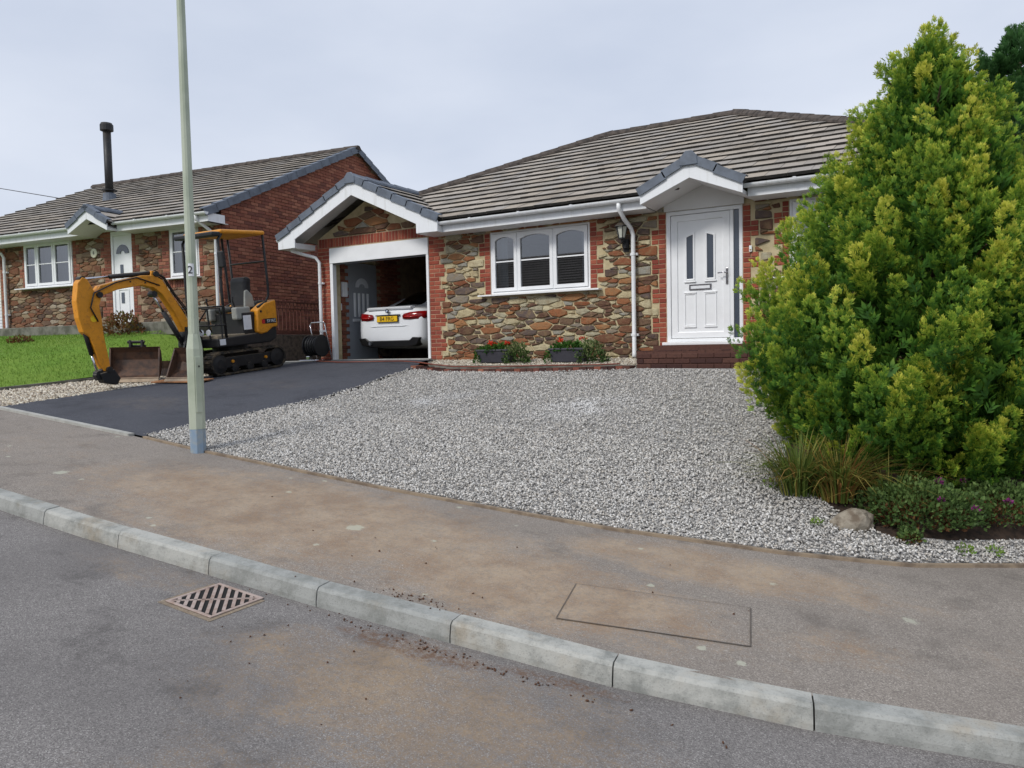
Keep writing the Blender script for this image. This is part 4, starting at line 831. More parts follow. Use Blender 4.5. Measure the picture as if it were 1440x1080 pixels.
m_ = MB(); m_.tube([(hx, y, 2.83), (hx, y - .05, 2.83), (hx - .03, y - .055, 2.83), (hx - .12, y - .055, 2.825)], .01, 8); m_.build('handle', M['chrome'], door, smooth=True)
MB().lathe([(.012, y - .012), (.012, y)], 10, (hx, 0, 2.72), 'y').build('lock', M['chrome'], door)
# steps
st = thing('brick_step', (-3.3, 10.8, 1.48), 'dark brick doorstep of two courses below the white door', 'step')
sm = MB(); sm.box(-4.03, -2.45, 10.32, FY + .01, 1.3, 1.69); sm.box(-3.98, -2.6, 10.85, FY + .01, 1.69, 1.775); so = sm.build('step_core', M['brick_step'], st)
for r in range(3):
    z = 1.44 + .0375 + r * .075
    x = -4.04 - (.1125 if r % 2 else 0)
    while x < -2.46:
        a, b = max(x, -4.04), min(x + .225, -2.44); x += .225
        if b - a > .04: inst('brick', BM['brick_step'], so, Matrix.Translation(((a + b) / 2, 10.31 + .022, z)) @ Matrix.Diagonal(((b - a - .008) / .215, 1, 1, 1)))
for i in range(14):
    inst('brick', BM['brick_step'], so, Matrix.Translation((-3.99 + i * .112, 10.43, 1.69)) @ Matrix.Rotation(math.pi / 2, 4, 'Z') @ Matrix.Diagonal((1, 2.1, .4, 1)))
# garage opening trim
gt = MB(); gt.box(GX[0], GX[1], FY - .02, FY + .1, 3.53, 3.828); g_o = gt.build('garage_header', M['upvc'], H, bevel=.005)
for a, b in ((GX[0], GX[0] + .075), (GX[1] - .055, GX[1])): MB().box(a, b, FY - .012, FY + .09, 1.6, 3.528).build('garage_jamb', M['upvc'], H, bevel=.004)
MB().box(GX[0] + .08, GX[1] - .06, FY + .0, FY + .03, 3.50, 3.529).build('door_seal', M['black_plastic'], H)
MB().box(GX[0], GX[1] + .02, FY - .1, FY + .2, 1.5, 1.622).build('garage_sill', M['concrete'], H, bevel=.006)
# inside the garage: brick lining, side door, consumer unit
gi = MB(); gi.box(-10.998, -10.985, YF + .265, SIDE_DOOR[0] - .005, 1.6, 4.0); gi.box(-10.998, -10.985, SIDE_DOOR[1] + .005, 17.38, 1.6, 4.0); gi.box(-10.98, -8.31, 17.385, 17.398, 1.6, 4.0); lin_o = gi.build('garage_lining', M['mortar_n'], H)
for r in range(30):
    for k in range(3):
        yy = 11.58 + k * .225 + (.1125 if r % 2 else 0)
        if yy + .1 < SIDE_DOOR[0]: inst('brick', BM['brick_n'], lin_o, Matrix.Translation((-10.965, yy + .1, 1.64 + r * .075)) @ Matrix.Rotation(math.pi / 2, 4, 'Z') @ Matrix.Diagonal((1, .6, 1, 1)))
        y2 = SIDE_DOOR[1] + .03 + k * .225 + (.1125 if r % 2 else 0)
        inst('brick', BM['brick_n'], lin_o, Matrix.Translation((-10.965, y2 + .1, 1.64 + r * .075)) @ Matrix.Rotation(math.pi / 2, 4, 'Z') @ Matrix.Diagonal((1, .6, 1, 1)))
sd = MB().box(-11.05, -10.97, SIDE_DOOR[0], SIDE_DOOR[1], 1.6, 3.63).build('side_door', M['grey_door'], H, bevel=.01)
for k in range(4): MB().box(-10.972, -10.955, 12.06 + k * .135, 12.12 + k * .135, 2.5, 3.0).build('door_panel', M['upvc_dull'], sd, bevel=.006)
m_ = MB(); aa = np.linspace(0, math.pi, 9); m_.prism([(12.32 + .2 * math.cos(a), 3.12 + .2 * math.sin(a)) for a in aa] + [(12.32 + .1 * math.cos(a), 3.12 + .08 * math.sin(a)) for a in aa[::-1]], -10.972, -10.955, 'x'); m_.build('fan_light', M['curtain'], sd)
MB().box(-10.972, -10.95, 12.02, 12.66, 2.40, 2.46).build('door_rail', M['upvc_dull'], sd, bevel=.005)
MB().box(-10.96, -10.9, 11.68, 11.82, 2.9, 3.2).build('consumer_unit', M['upvc_dull'], H, bevel=.01)
m_ = MB(); m_.tube([(-10.94, 11.62, 3.98), (-10.94, 11.62, 2.75)], .014, 8); m_.build('conduit', M['upvc_dull'], H); MB().box(-10.96, -10.92, 11.58, 11.66, 2.62, 2.76).build('socket_box', M['upvc_dull'], H, bevel=.006)
# gravel shelf in front of the wall, kerb and brick band
shelf = [(-8.35, 11.25), (-8.2, 10.95), (-7.9, 10.62), (-7.3, 10.5), (-6, 10.46), (-4.05, 10.44), (-4.05, 11.28), (-8.35, 11.28)]
SHZ = lambda X, Y: 1.486 + (np.asarray(Y) - 10.45) * .115
m_ = MB(); ns = len(shelf); m_.add([(x, y, float(SHZ(x, y))) for x, y in shelf] + [(x, y, 1.3) for x, y in shelf], [tuple(range(ns))] + [(i, ns + i, ns + (i + 1) % ns, (i + 1) % ns) for i in range(ns)]); tag(m_.build('gravel_shelf', M['gravel_base']), kind='structure')
PS = scatter(9000, -8.35, -4.06, 10.45, 11.28, lambda X, Y: Y > np.interp(X, [-8.35, -8.2, -7.9, -7.3, -6, -4.05], [11.25, 10.95, 10.62, 10.5, 10.47, 10.45]), SHZ, (0, .01))
chips('gravel', PS, .015, M['gravel_tan'], 'pale gravel shelf under the front window holding two planters', 'gravel')
sh_line = [(-8.28, 11.12), (-8.2, 10.93), (-7.9, 10.6), (-7.3, 10.47), (-6, 10.43), (-4.06, 10.41)]
tag(strip_box('shelf_kerb', sh_line, .05, .022, lambda x, y: float(SHZ(x, y)), M['concrete_dark'], lo=.16), 'weathered concrete kerb in front of the pale gravel shelf', 'edging')
band = thing('brick_band', (-6, 10.25, 1.5), 'narrow band of red brown paving bricks in front of the house', 'paving')
band_core = MB()
for i in range(35):
    X = -7.95 + i * .113; Y = float(np.interp(X, [-8, -7.5, -6.8, -6, -4], [10.26, 10.28, 10.26, 10.24, 10.21])); z = float(yard_z(X, 10.05)) + .03 + .015 * (i / 35)
    inst('brick', BM['brick_step' if i % 3 else 'brick_n'], band, Matrix.Translation((-X * 0 + X, Y, z)) @ Matrix.Rotation(math.pi / 2 + random.uniform(-.03, .03), 4, 'Z') @ Matrix.Diagonal((1.1, 2.05, .9, 1))).matrix_parent_inverse = INV[band]
# wall lantern and bell push
lt = thing('wall_lantern', (-4.56, 11.28, 3.3), 'black carriage lantern on the stone wall beside the downpipe', 'lantern')
lx, lyy = -4.57, 11.12
MB().lathe([(.05, 3.30), (.06, 3.36), (.045, 3.42)], 6, (lx + .02, 11.22, 0)).build('bracket', M['black_plastic'], lt)
m_ = MB(); m_.tube([(lx + .02, 11.27, 3.36), (lx + .01, 11.2, 3.36), (lx, lyy, 3.4), (lx, lyy, 3.44)], .016, 8); m_.box(lx - .035, lx + .06, 11.255, 11.29, 3.25, 3.45); m_.build('arm', M['black_plastic'], lt)
MB().lathe([(.035, 3.44), (.05, 3.45), (.088, 3.62)], 6, (lx, lyy, 0)).build('glass', M['lantern_glass'], lt)
for k in range(6):
    a = 2 * math.pi * k / 6; m_ = MB(); m_.tube([(lx + .052 * math.cos(a), lyy + .052 * math.sin(a), 3.45), (lx + .092 * math.cos(a), lyy + .092 * math.sin(a), 3.63)], .007, 5); m_.build('glazing_strut', M['black_plastic'], lt)
MB().lathe([(.055, 3.43), (.058, 3.455)], 6, (lx, lyy, 0)).build('base_ring', M['black_plastic'], lt)
MB().lathe([(.13, 3.625), (.125, 3.635), (.06, 3.69), (.05, 3.70), (.012, 3.735), (.006, 3.76)], 6, (lx, lyy, 0)).build('lantern_roof', M['black_plastic'], lt)
bl = thing('bell_push', (-2.65, FY - .01, 3.1), 'small white bell push on brickwork right of the front door', 'bell push')
MB().box(-2.672, -2.632, FY - .025, FY, 3.1, 3.19).build('bell_case', M['upvc'], bl, bevel=.006); MB().lathe([(.011, FY - .03), (.011, FY - .02)], 12, (-2.652, 0, 3.13), 'y').build('button', M['brass'], bl)

# ------------------------------------------------------------------ neighbouring bungalow (local x along its front, y into the house)
NB = thing('bungalow', (-13.45, 10.8, 0), 'brown stone bungalow with tall black flue and red brick gable end', 'house', local=True, rot=(0, 0, R(7)))
NX0, NX1, NZ0, NZT = -9.9, 0., 2.3, 4.72
NG = (-9.5, -7.28, 2.4, 4.5); NW1 = (-6.3, -4.6, 3.47, 4.54); ND = (-3.32, -2.66, 2.5, 4.6); NW2 = (-1.52, -.66, 3.46, 4.54)
wb = MB(); wall_with_holes(wb, NX0, NX1 - .012, NZ0, NZT, .012, .25, [NG, NW1, ND, NW2])
NRY, NRZ, NEZ, NP = 4.9, 7.17, 4.72, .458; NBY = 10.25
wb.prism([(.252, 1.6), (9.8, 1.6), (9.8, NZT + .18), (4.9, 7.12), (.252, NZT + .28)], -.25, -.012, 'x'); wb.box(-.25, -.012, .012, .25, 1.6, 2.3); wb.prism([(.252, 2.3), (9.8, 2.3), (9.8, NZT), (4.9, NZT +   .458 * 4.9 - .02), (.252, NZT)], NX0, NX0 + .24, 'x'); wb.box(NX0, -.26, 9.6, 9.8, 2.3, NZT)
nwall = wb.build('wall', M['mortar_n'], NB)
ib = MB(); ib.box(NX0 + .25, -.26, 3.0, 3.1, 2.4, NZT); ib.box(NX0 + .25, -.26, .26, 9.5, NZT - .03, NZT); ib.box(NX0 + .25, -.26, .26, 9.5, 2.3, 2.42); ib.build('inner_wall', M['dark_room'], NB)
# brick gable: the biggest 260 bricks in view are objects, the rest one joined part
keep = []
lay_bricks(.0, 9.8, 2.05, 7.0, 0, 'brick_n', nwall, ok=lambda y, z: z < 7.1 - .4537 * abs(y - 4.9) - .0, keep=keep)
near = sorted(range(len(keep)), key=lambda i: (keep[i][0] > 5.6 or keep[i][2] < 2.6, abs(keep[i][0] - 2.0) + abs(keep[i][2] - 4.2) * .9))[:230]; near = set(near); rest = MB(); rr = []
for i, (a, b, z) in enumerate(keep):
    if i in near: inst('brick', BM['brick_n'], nwall, Matrix.Translation((-.025 + .012, (a + b) / 2, z)) @ Matrix.Rotation(math.pi / 2, 4, 'Z') @ Matrix.Diagonal(((b - a - .011) / .215, 1, 1, 1)))
    else: rest.box(-.03, .011 + random.uniform(-.002, .002), a + .005, b - .005, z - .0325, z + .0325); rr += [random.random()] * 8
o = rest.build('brickwork', M['brick_n'], nwall, recalc=False); o['kind'] = 'stuff'; at = o.data.attributes.new('rnd', 'FLOAT', 'POINT'); at.data.foreach_set('value', np.array(rr, np.float32))
for (a, b, z0, z1, t) in ((-7.24, -7.02, 2.4, 4.6, None), (-6.52, -6.305, 3.5, 4.6, ('L', .1125, 3)), (-4.595, -4.37, 3.5, 4.6, ('R', .1125, 3)), (-3.66, -3.325, 2.46, 4.6, ('L', .1125, 3)), (-2.655, -2.43, 2.46, 4.6, ('R', .1125, 3)), (-1.85, -1.525, 3.45, 4.6, ('L', .1125, 3)), (-.655, -.43, 3.45, 4.6, ('R', .1125, 3)), (-.22, 0, 2.4, 4.6, ('L', .1125, 3))):
    if a == -.22: lay_bricks(a, b, z0, z1, 0, 'brick_n', nwall, tooth=t, ok=lambda x, z: True)
    else: lay_bricks(a, b, z0, z1, 0, 'brick_n', nwall, tooth=t)
lay_bricks(-1.6, -.58, 3.24, 3.42, 0, 'brick_n', nwall, soldier=True)
ob = teeth(-6.52, -6.305, 3.5, 4.6, 'L', .1125, 3) + teeth(-4.595, -4.37, 3.5, 4.6, 'R', .1125, 3) + teeth(-3.66, -3.325, 2.46, 4.6, 'L', .1125, 3) + teeth(-2.655, -2.43, 2.46, 4.6, 'R', .1125, 3) + teeth(-1.85, -1.525, 3.45, 4.6, 'L', .1125, 3) + teeth(-.655, -.43, 3.45, 4.6, 'R', .1125, 3)
ob += [(-7.25, -7.0, 2, 5), NW1, NW2, (-3.34, -2.64, 2.4, 4.7), (-1.62, -.56, 3.23, 3.45), (-6.6, -4.3, 3.4, 3.48)]
print('nstones', rubble((-7.0, -.2, 2.4, 4.62), ob, 0, M['stone_n'], nwall, .1, 21, limit=290, shrink=.006))
# roof
roof = MB(); X0, X1 = -10.05, .1
roof.add([(X0, -.5, NEZ - .02), (X1, -.5, NEZ - .02), (X1, NRY, NRZ), (X0, NRY, NRZ), (X1, 10.3, NEZ - .02), (X0, 10.3, NEZ - .02)], [(0, 1, 2, 3), (3, 2, 4, 5)])
nroof = roof.build('roof', M['tile'], NB, recalc=False); Ln = math.hypot(5.4, NRZ - NEZ + .02)
tile_slope((X0, -.53, NEZ - .03), (1, 0, 0), (0, 5.4, NRZ - NEZ + .02), [(0, 0), (10.15, 0), (10.15, Ln), (0, Ln)], nroof, 270, g=Ln / 17, order=lambda c: -c[1] * .12 + c[0] * .42 + (4 if c[1] < 1 else 0))
cap_run('ridge_tile', (X0, NRY, NRZ + .03), (X1, NRY, NRZ + .03), nroof, M['ridge'])
verge_run((X1, -.55, NEZ - .0), (X1, NRY, NRZ + .055), nroof, (1, 0, 0), M['slate_blue'], depth=.14); verge_run((X1, 10.3, NEZ - .0), (X1, NRY, NRZ + .055), nroof, (1, 0, 0), M['slate_blue'], depth=.14)
# porch gable
na, ne, nzt, nze, nyf = -3.15, .62, 5.02, 4.65, -.72; nyi = -.5 + (nzt - NEZ) / .458
roof = MB(); roof.add([(na, nyf, nzt), (na, nyi, nzt), (na + ne, -.5, nze), (na + ne, nyf, nze), (na - ne, -.5, nze), (na - ne, nyf, nze)], [(0, 1, 2, 3), (1, 0, 5, 4)]); nporch = roof.build('porch_roof', M['tile'], NB, recalc=False)
lp = math.hypot(ne, nzt - nze)
tile_slope((na + ne, nyf, nze), (0, 1, 0), (-ne, 0, nzt - nze), [(0, 0), (.25, 0), (nyi - nyf, lp), (0, lp)], nporch, 10, g=lp / 2.2)
cap_run('ridge_tile', (na, nyf - .02, nzt + .025), (na, nyi, nzt + .025), nporch, M['slate_blue'], w=.1, h=.05)
for s in (-1, 1):
    verge_run((na + s * (ne + .02), nyf, nze + .05), (na, nyf, nzt + .055), nporch, (0, -1, 0), M['slate_blue'], L=.4, depth=.1)
    m_ = MB(); m_.prism([(na, nzt - .02), (na + s * ne, nze - .02), (na + s * ne, nze - .16), (na, nzt - .24)], nyf + .012, nyf + .035); m_.build('barge_board', M['upvc_dull'], NB, bevel=.004)
    m_ = MB(); m_.prism([(na, nzt - .1), (na + s * (ne - .01), nze - .1), (na + s * (ne - .01), nze - .15), (na, nzt - .235)], nyf + .037, -.01); m_.build('soffit', M['soffit'], NB)
m_ = MB(); m_.prism([(na - .5, 4.61), (na + .5, 4.61), (na + .5, 4.62), (na, 4.84), (na - .5, 4.62)], -.03, -.006); m_.build('porch_infill', M['soffit'], NB)
for a, b in ((X0, na - ne), (na + ne, X1)):
    MB().box(a, b, -.46, -.44, 4.5, 4.69).build('fascia', M['upvc_dull'], NB); MB().box(a, b, -.438, .1, 4.5, 4.512).build('soffit', M['soffit'], NB); gutter(a - .03, b + .03, -.53, 4.68, NB, M['upvc_dull'])
MB().box(X1 - .12, X1 - .01, -.44, .02, 4.5, 4.68).build('eave_box', M['upvc_dull'], NB)
window3(NB, NW1[0], NW1[1], NW1[2], NW1[3], -.02, (-5.82, -5.22), M['upvc'], .0, curtain=[(-6.25, -4.65)])
window3(NB, NW2[0], NW2[1], NW2[2], NW2[3], .02, (), M['upvc'], .0, curtain=[(-1.47, -.7)], sill=.05)
dfr = MB(); dfr.ring([(ND[0], 2.5), (ND[1], 2.5), (ND[1], 4.6), (ND[0], 4.6)], [(ND[0] + .06, 2.55), (ND[1] - .06, 2.55), (ND[1] - .06, 4.5), (ND[0] + .06, 4.5)], .005, .07); nd = dfr.build('front_door', M['upvc'], NB, bevel=.006)
MB().box(ND[0] + .062, ND[1] - .062, .03, .06, 2.552, 4.498).build('door_leaf', M['upvc'], nd)
nc = (ND[0] + ND[1]) / 2 + .02; aa = np.linspace(0, math.pi, 9); m_ = MB(); m_.prism([(nc + .2 * math.cos(a), 4.1 + .2 * math.sin(a)) for a in aa] + [(nc + .07 * math.cos(a), 4.1 + .06 * math.sin(a)) for a in aa[::-1]], .015, .029); m_.build('fan_light', M['obscure'], nd)
for z0, z1 in ((3.55, 3.85), (2.98, 3.22)): MB().box(nc - .09, nc - .0, .018, .029, z0, z1).build('pane', M['obscure'], nd)
m_ = MB(); m_.ring([(nc - .18, 2.66), (nc + .16, 2.66), (nc + .16, 3.3), (nc - .18, 3.3)], [(nc - .155, 2.685), (nc + .135, 2.685), (nc + .135, 3.275), (nc - .155, 3.275)], .016, .029); m_.build('moulding', M['upvc'], nd, bevel=.004)
ng = MB().box(NG[0], NG[1], .03, .07, NG[2], NG[3]).build('garage_door', M['upvc_dull'], NB)
for k in range(26): MB().box(NG[0], NG[1], .018, .029, NG[2] + .01 + k * .08, NG[2] + .075 + k * .08).build('slat', M['upvc_dull'], ng, bevel=.008)
downpipe(NB, [(-6.98, -.52, 4.64), (-6.98, -.45, 4.5), (-6.95, -.15, 4.35), (-6.94, -.09, 4.25), (-6.94, -.09, 2.55), (-6.94, -.1, 2.5)], M['upvc'])
downpipe(NB, [(-.18, -.53, 4.64), (-.18, -.5, 4.55), (-.1, -.2, 4.35), (-.08, -.09, 4.2), (-.08, -.09, 2.4), (-.08, -.1, 2.3)], M['upvc'])
m_ = MB(); m_.box(-9.9, -.4, -.85, -.01, 2.2, 2.475); m_.build('front_step', M['concrete_dark'], NB, bevel=.012)
# flue
fl = MB(); fl.tube([(-6.0, 2.2, 5.7), (-6.0, 2.2, 7.78)], .1, 16); nf = fl.build('flue', M['black_steel'], NB, smooth=True)
MB().lathe([(.12, 7.76), (.165, 7.78), (.165, 7.93), (.14, 7.96), (.14, 7.975), (.06, 7.99)], 16, (-6.0, 2.2, 0)).build('flue_cowl', M['black_steel'], nf)
MB().lathe([(.19, 5.8), (.155, 6.12), (.105, 6.14)], 16, (-6.0, 2.2, 0)).build('flue_flashing', M['slate_blue'], nf); MB().lathe([(.19, 6.19), (.19, 6.215)], 16, (-6.0, 2.2, 0)).build('storm_collar', M['black_steel'], nf)
# plaque
pq_ = thing('house_plaque', (-3.83, -.04, 4.1), 'small round cream plaque on the stone wall left of the far door', 'plaque', local=True); pq_.matrix_world = Matrix.Translation((-13.45, 10.8, 0)) @ Matrix.Rotation(R(7), 4, 'Z') @ Matrix.Translation((-3.83, -.04, 4.16))
MB().lathe([(.105, 0), (.105, .02), (.09, .03)], 20, (0, 0, 0), 'y').build('plate', simple('cream_ceramic', (206, 206, 180), .4, .06), pq_)
text_part('6', .1, M['black_print'], pq_, Matrix.Translation((0, -.004, 0)) @ Matrix.Rotation(math.pi / 2, 4, 'X'), 'numeral')
# retaining wall with railings between the houses
rw = MB().box(-12.72, -12.5, 10.2, 16.5, 1.2, 2.17).build('retaining_wall', M['render_wall'], None, bevel=.02); tag(rw, 'dark roughcast retaining wall between the two houses', 'wall')
rl = thing('railing', (-12.6, 10.3, 2.17), 'red brown metal railing on top of the dark retaining wall', 'railing')
MB().box(-12.63, -12.57, 10.3, 16.4, 2.18, 2.26).build('bottom_rail', M['rail_brown'], rl); MB().box(-12.62, -12.58, 10.3, 16.4, 2.86, 2.89).build('top_rail', M['rail_brown'], rl)
MB().box(-12.615, -12.585, 10.3, 16.4, 2.72, 2.74).build('mid_rail', M['rail_brown'], rl)
m0 = MB().box(-.008, .008, -.008, .008, 2.26, 2.92).build('baluster', M['rail_brown'], rl); m0.location = (-12.6, 10.35, 0); y = 10.46
while y < 16.4:
    inst('baluster', m0.data, rl, Matrix.Translation((-12.6, y, 0))); y += .105
# lawn
lx = sorted(set(list(np.arange(-30, -14, 1.)) + list(np.arange(-14, -12.5, .15)) + [-12.58]))
mb = MB(); ln = 14
for X in lx:
    for j in range(ln + 1): Y = 5.3 + (10.75 - 5.3) * j / ln; mb.v.append((X, Y, float(yard_z(X, Y)) + .01 + .04 * math.sin(math.pi * j / ln)))
mb.f = [(i * (ln + 1) + j, (i + 1) * (ln + 1) + j, (i + 1) * (ln + 1) + j + 1, i * (ln + 1) + j + 1) for i in range(len(lx) - 1) for j in range(ln)]; mb.m = [0] * len(mb.f)
tag(mb.build('lawn', M['lawn'], smooth=True, recalc=False), kind='structure')
def blades(name, P, h, w, mat, label, cat, lean=.5, droop=0, parent=None, rndv=None, stuff=True):
    n = len(P); a = RNG.uniform(0, 2 * np.pi, n); d = np.stack([np.cos(a), np.sin(a), np.zeros(n)], 1); hh = (h * RNG.uniform(.6, 1.2, n))[:, None]; sd = np.stack([-np.sin(a), np.cos(a), np.zeros(n)], 1) * w
    b = P; m1 = b + np.array([0, 0, 1.]) * hh * .6 + d * hh * lean * .35; t = b + np.array([0, 0, 1.]) * hh * (1 - droop) + d * hh * lean
    V = np.stack([b - sd, b + sd, m1 + sd * .8, m1 - sd * .8, t], 1).reshape(-1, 3); k = (np.arange(n) * 5)[:, None]
    F = np.concatenate([k + [0, 1, 2], k + [0, 2, 3], k + [3, 2, 4]]); r_ = np.repeat(RNG.uniform(0, 1, n) if rndv is None else rndv, 5)
    o = npmesh(name, V, F, mat, parent, rnd=r_)
    return tag(o, label, cat, kind='stuff' if stuff else None)
GP = scatter(42000, -22, -12.6, 5.3, 10.6, lambda X, Y: Y < 10.8 - .85 + (X + 13.45) * .12 + .1, lambda X, Y: yard_z(X, Y) + .01 + .04 * np.sin(np.pi * (Y - 5.3) / 5.45), (0, 0))
blades('grass', GP, .034, .004, M['grass'], 'bright green mown grass in front of the neighbouring bungalow', 'grass', rndv=np.clip(RNG.uniform(0, 1, len(GP)) * .55 + .25 + .22 * np.sin(GP[:, 0] * 1.3 + np.sin(GP[:, 1] * 2.1)) * np.sin(GP[:, 1] * 1.9 + GP[:, 0] * .7), 0, 1))
# dry shrubs on the lawn
def leafball(name, c, rx, ry, rz, n, size, mat, parent, seed=1, up=.4):
    r_ = np.random.default_rng(seed); d = r_.normal(size=(n, 3)); d /= np.linalg.norm(d, axis=1, keepdims=True); d[:, 2] = np.abs(d[:, 2]); rad = r_.uniform(.45, 1, n) ** .5 * (1 + .18 * np.sin(d[:, 0] * 7 + seed) * np.cos(d[:, 1] * 6))
    P = np.array(c) + d * rad[:, None] * [rx, ry, rz]; t = d * .8 + [0, 0, up] + r_.normal(size=(n, 3)) * .5; t /= np.linalg.norm(t, axis=1, keepdims=True)
    s_ = np.cross(t, r_.normal(size=(n, 3))); s_ /= np.linalg.norm(s_, axis=1, keepdims=True); L = (size * r_.uniform(.6, 1.4, n))[:, None]
    V = np.stack([P, P + t * L * .5 + s_ * L * .3, P + t * L, P + t * L * .5 - s_ * L * .3], 1).reshape(-1, 3); F = (np.arange(n) * 4)[:, None] + np.array([[0, 1, 2, 3]])
    return npmesh(name, V, F, mat, parent, rnd=np.repeat(np.clip(r_.uniform(0, 1, n) * .6 + d[:, 2] * .4, 0, 1), 4))
def shrub(name, c, r, h, n, size, mat, label, cat, seed, group=None):
    t = thing(name, c, label, cat, group); leafball('foliage', c, r, r, h, n, size, mat, t, seed); m_ = MB(); rd = random.Random(seed)
    for k in range(9): a = rd.uniform(0, 6.28); m_.tube([c, (c[0] + r * .6 * math.cos(a), c[1] + r * .6 * math.sin(a), c[2] + h * rd.uniform(.6, .95))], [.008, .003], 4)
    m_.build('stems', M['bark'], t); return t
def on_front(x, off, z=0): a = R(7); return (-13.45 + x * math.cos(a) - off * math.sin(a) * -1 * -1, 10.8 + x * math.sin(a) + off * math.cos(a), z)
p = on_front(-1.65, -1.15); shrub('dry_shrub', (p[0], p[1], float(yard_z(p[0], p[1])) + .02), .42, .46, 700, .07, M['dry_shrub'], 'reddish brown shrub against the neighbouring house front behind the digger boom', 'shrub', 4)
shrub('dry_shrub', (-16.6, 8.3, float(yard_z(-16.6, 8.3)) + .03), .22, .16, 260, .05, M['dry_shrub'], 'small withered brown shrub alone on the green lawn', 'shrub', 9)
# overhead wire
m_ = MB(); m_.tube([(-60, 22, 14.2), (-50.03, 22, 11.92), (-45.35, 22, 11.06), (-39.53, 22, 9.84), (-36.77, 22, 9.21), (-33, 22, 8.4)], .02, 5); tag(m_.build('overhead_wire', M['wire']), 'thin overhead wire rising to the left above the neighbouring roof', 'wire')
# bungalow over the road (seen only as a reflection in the window panes)
OB = thing('bungalow', (-16, -10, .5), 'low bungalow with grey tiled roof across the road, mirrored in panes', 'house')
MB().box(-25, -8, -20, -10, -1, 4.3).build('wall', M['mortar_n'], OB)
m_ = MB(); m_.add([(-25.5, -9.5, 4.25), (-7.5, -9.5, 4.25), (-7.5, -15, 6.9), (-25.5, -15, 6.9), (-7.5, -20.5, 4.25), (-25.5, -20.5, 4.25)], [(0, 1, 2, 3), (3, 2, 4, 5)]); oroof = m_.build('roof', M['tile'], OB)
for k in range(16): t = k / 16; m_ = MB(); m_.box(-25.5, -7.5, -9.5 - 5.5 * t - .05, -9.5 - 5.5 * t, 4.25 + 2.65 * t, 4.3 + 2.65 * t); m_.build('tile_course', M['ridge'], oroof)

# ------------------------------------------------------------------ lamp post
LPX, LPY = -6.89, 5.14; LZ = float(path_z(LPX, LPY))
lp_ = thing('lamp_post', (LPX, LPY, LZ), 'tall pale green octagonal lamp post with a blue band at its foot', 'lamp post')
def octo(mb, prof, n=8): return mb.lathe(prof, n, (LPX, LPY, 0))
octo(MB(), [(.079, LZ - .1), (.079, LZ + .245)]).build('base_band', M['lamp_blue'], lp_)
octo(MB(), [(.08, LZ + .246), (.08, LZ + 1.08), (.056, LZ + 1.24)]).build('base_compartment', M['lamp_paint'], lp_)
octo(MB(), [(.054, LZ + 1.241), (.048, LZ + 2.6), (.038, LZ + 5.4), (.036, LZ + 6.0)], 12).build('shaft', M['lamp_paint'], lp_, smooth=False)
m_ = MB(); a0 = math.atan2(-LPY, -LPX) + .35; dv = Vector((math.cos(a0), math.sin(a0), 0)); sv = Vector((-dv.y, dv.x, 0)); c = Vector((LPX, LPY, 0)) + dv * .073
zz = [(-.03, .42), (.03, .42), (.03, 1.0), (-.03, 1.0)]; vs = [c + sv * u + Vector((0, 0, LZ + v)) + dv * k for k in (0, .012) for u, v in zz]
m_.add(vs, [(0, 1, 2, 3), (4, 5, 6, 7), (0, 1, 5, 4), (1, 2, 6, 5), (2, 3, 7, 6), (3, 0, 4, 7)]); m_.build('access_door', M['lamp_paint'], lp_, bevel=.004)
m_ = MB(); m_.lathe([(.012, 0), (.012, .012)], 8, (0, 0, 0), 'y'); b_ = m_.build('door_lock', M['black_steel'], lp_); b_.location = (c + dv * .01 + Vector((0, 0, LZ + .9))); b_.matrix_parent_inverse = INV[lp_]
m_ = MB(); zl = LZ + 1.83; rl_ = .0535
va = [a0 + t for t in np.linspace(-.95, .15, 7)]
m_.add([(LPX + rl_ * math.cos(a), LPY + rl_ * math.sin(a), zl + h) for a in va for h in (0, .13)], [(2 * i, 2 * i + 2, 2 * i + 3, 2 * i + 1) for i in range(6)]); m_.build('number_sticker', M['label_white'], lp_, recalc=False)
am = a0 - .55; tx = Matrix.Translation((LPX + .0552 * math.cos(am), LPY + .0552 * math.sin(am), zl + .062)) @ Matrix.Rotation(am + math.pi / 2, 4, 'Z') @ Matrix.Rotation(math.pi / 2, 4, 'X')
text_part('2', .11, M['black_print'], lp_, tx, 'numeral')
octo(MB(), [(.045, LZ + 6.0), (.045, LZ + 6.06)], 12).build('collar', M['lamp_paint'], lp_)
m_ = MB(); m_.box(LPX - .1, LPX + .1, LPY - .55, LPY + .08, LZ + 6.06, LZ + 6.17); m_.build('lantern', M['lamp_paint'], lp_, bevel=.04)

# ------------------------------------------------------------------ mini excavator (local frame: y forward is -Y, tilted with the drive)
EC = (-11.2, 9.12); EG = float(yard_z(EC[0], EC[1])) + .022; SLOPE = math.atan(.088)
EX = thing('mini_excavator', (EC[0], EC[1], EG), 'yellow and black mini digger with open canopy parked beside the driveway', 'digger', local=True, rot=(SLOPE, 0, 0))
def L(Y, Z):   # world (Y, Z) -> local (y, z)
    dy, dz = Y - EC[1], Z - EG; c_, s_ = math.cos(SLOPE), math.sin(SLOPE); return (dy * c_ + dz * s_, -dy * s_ + dz * c_)
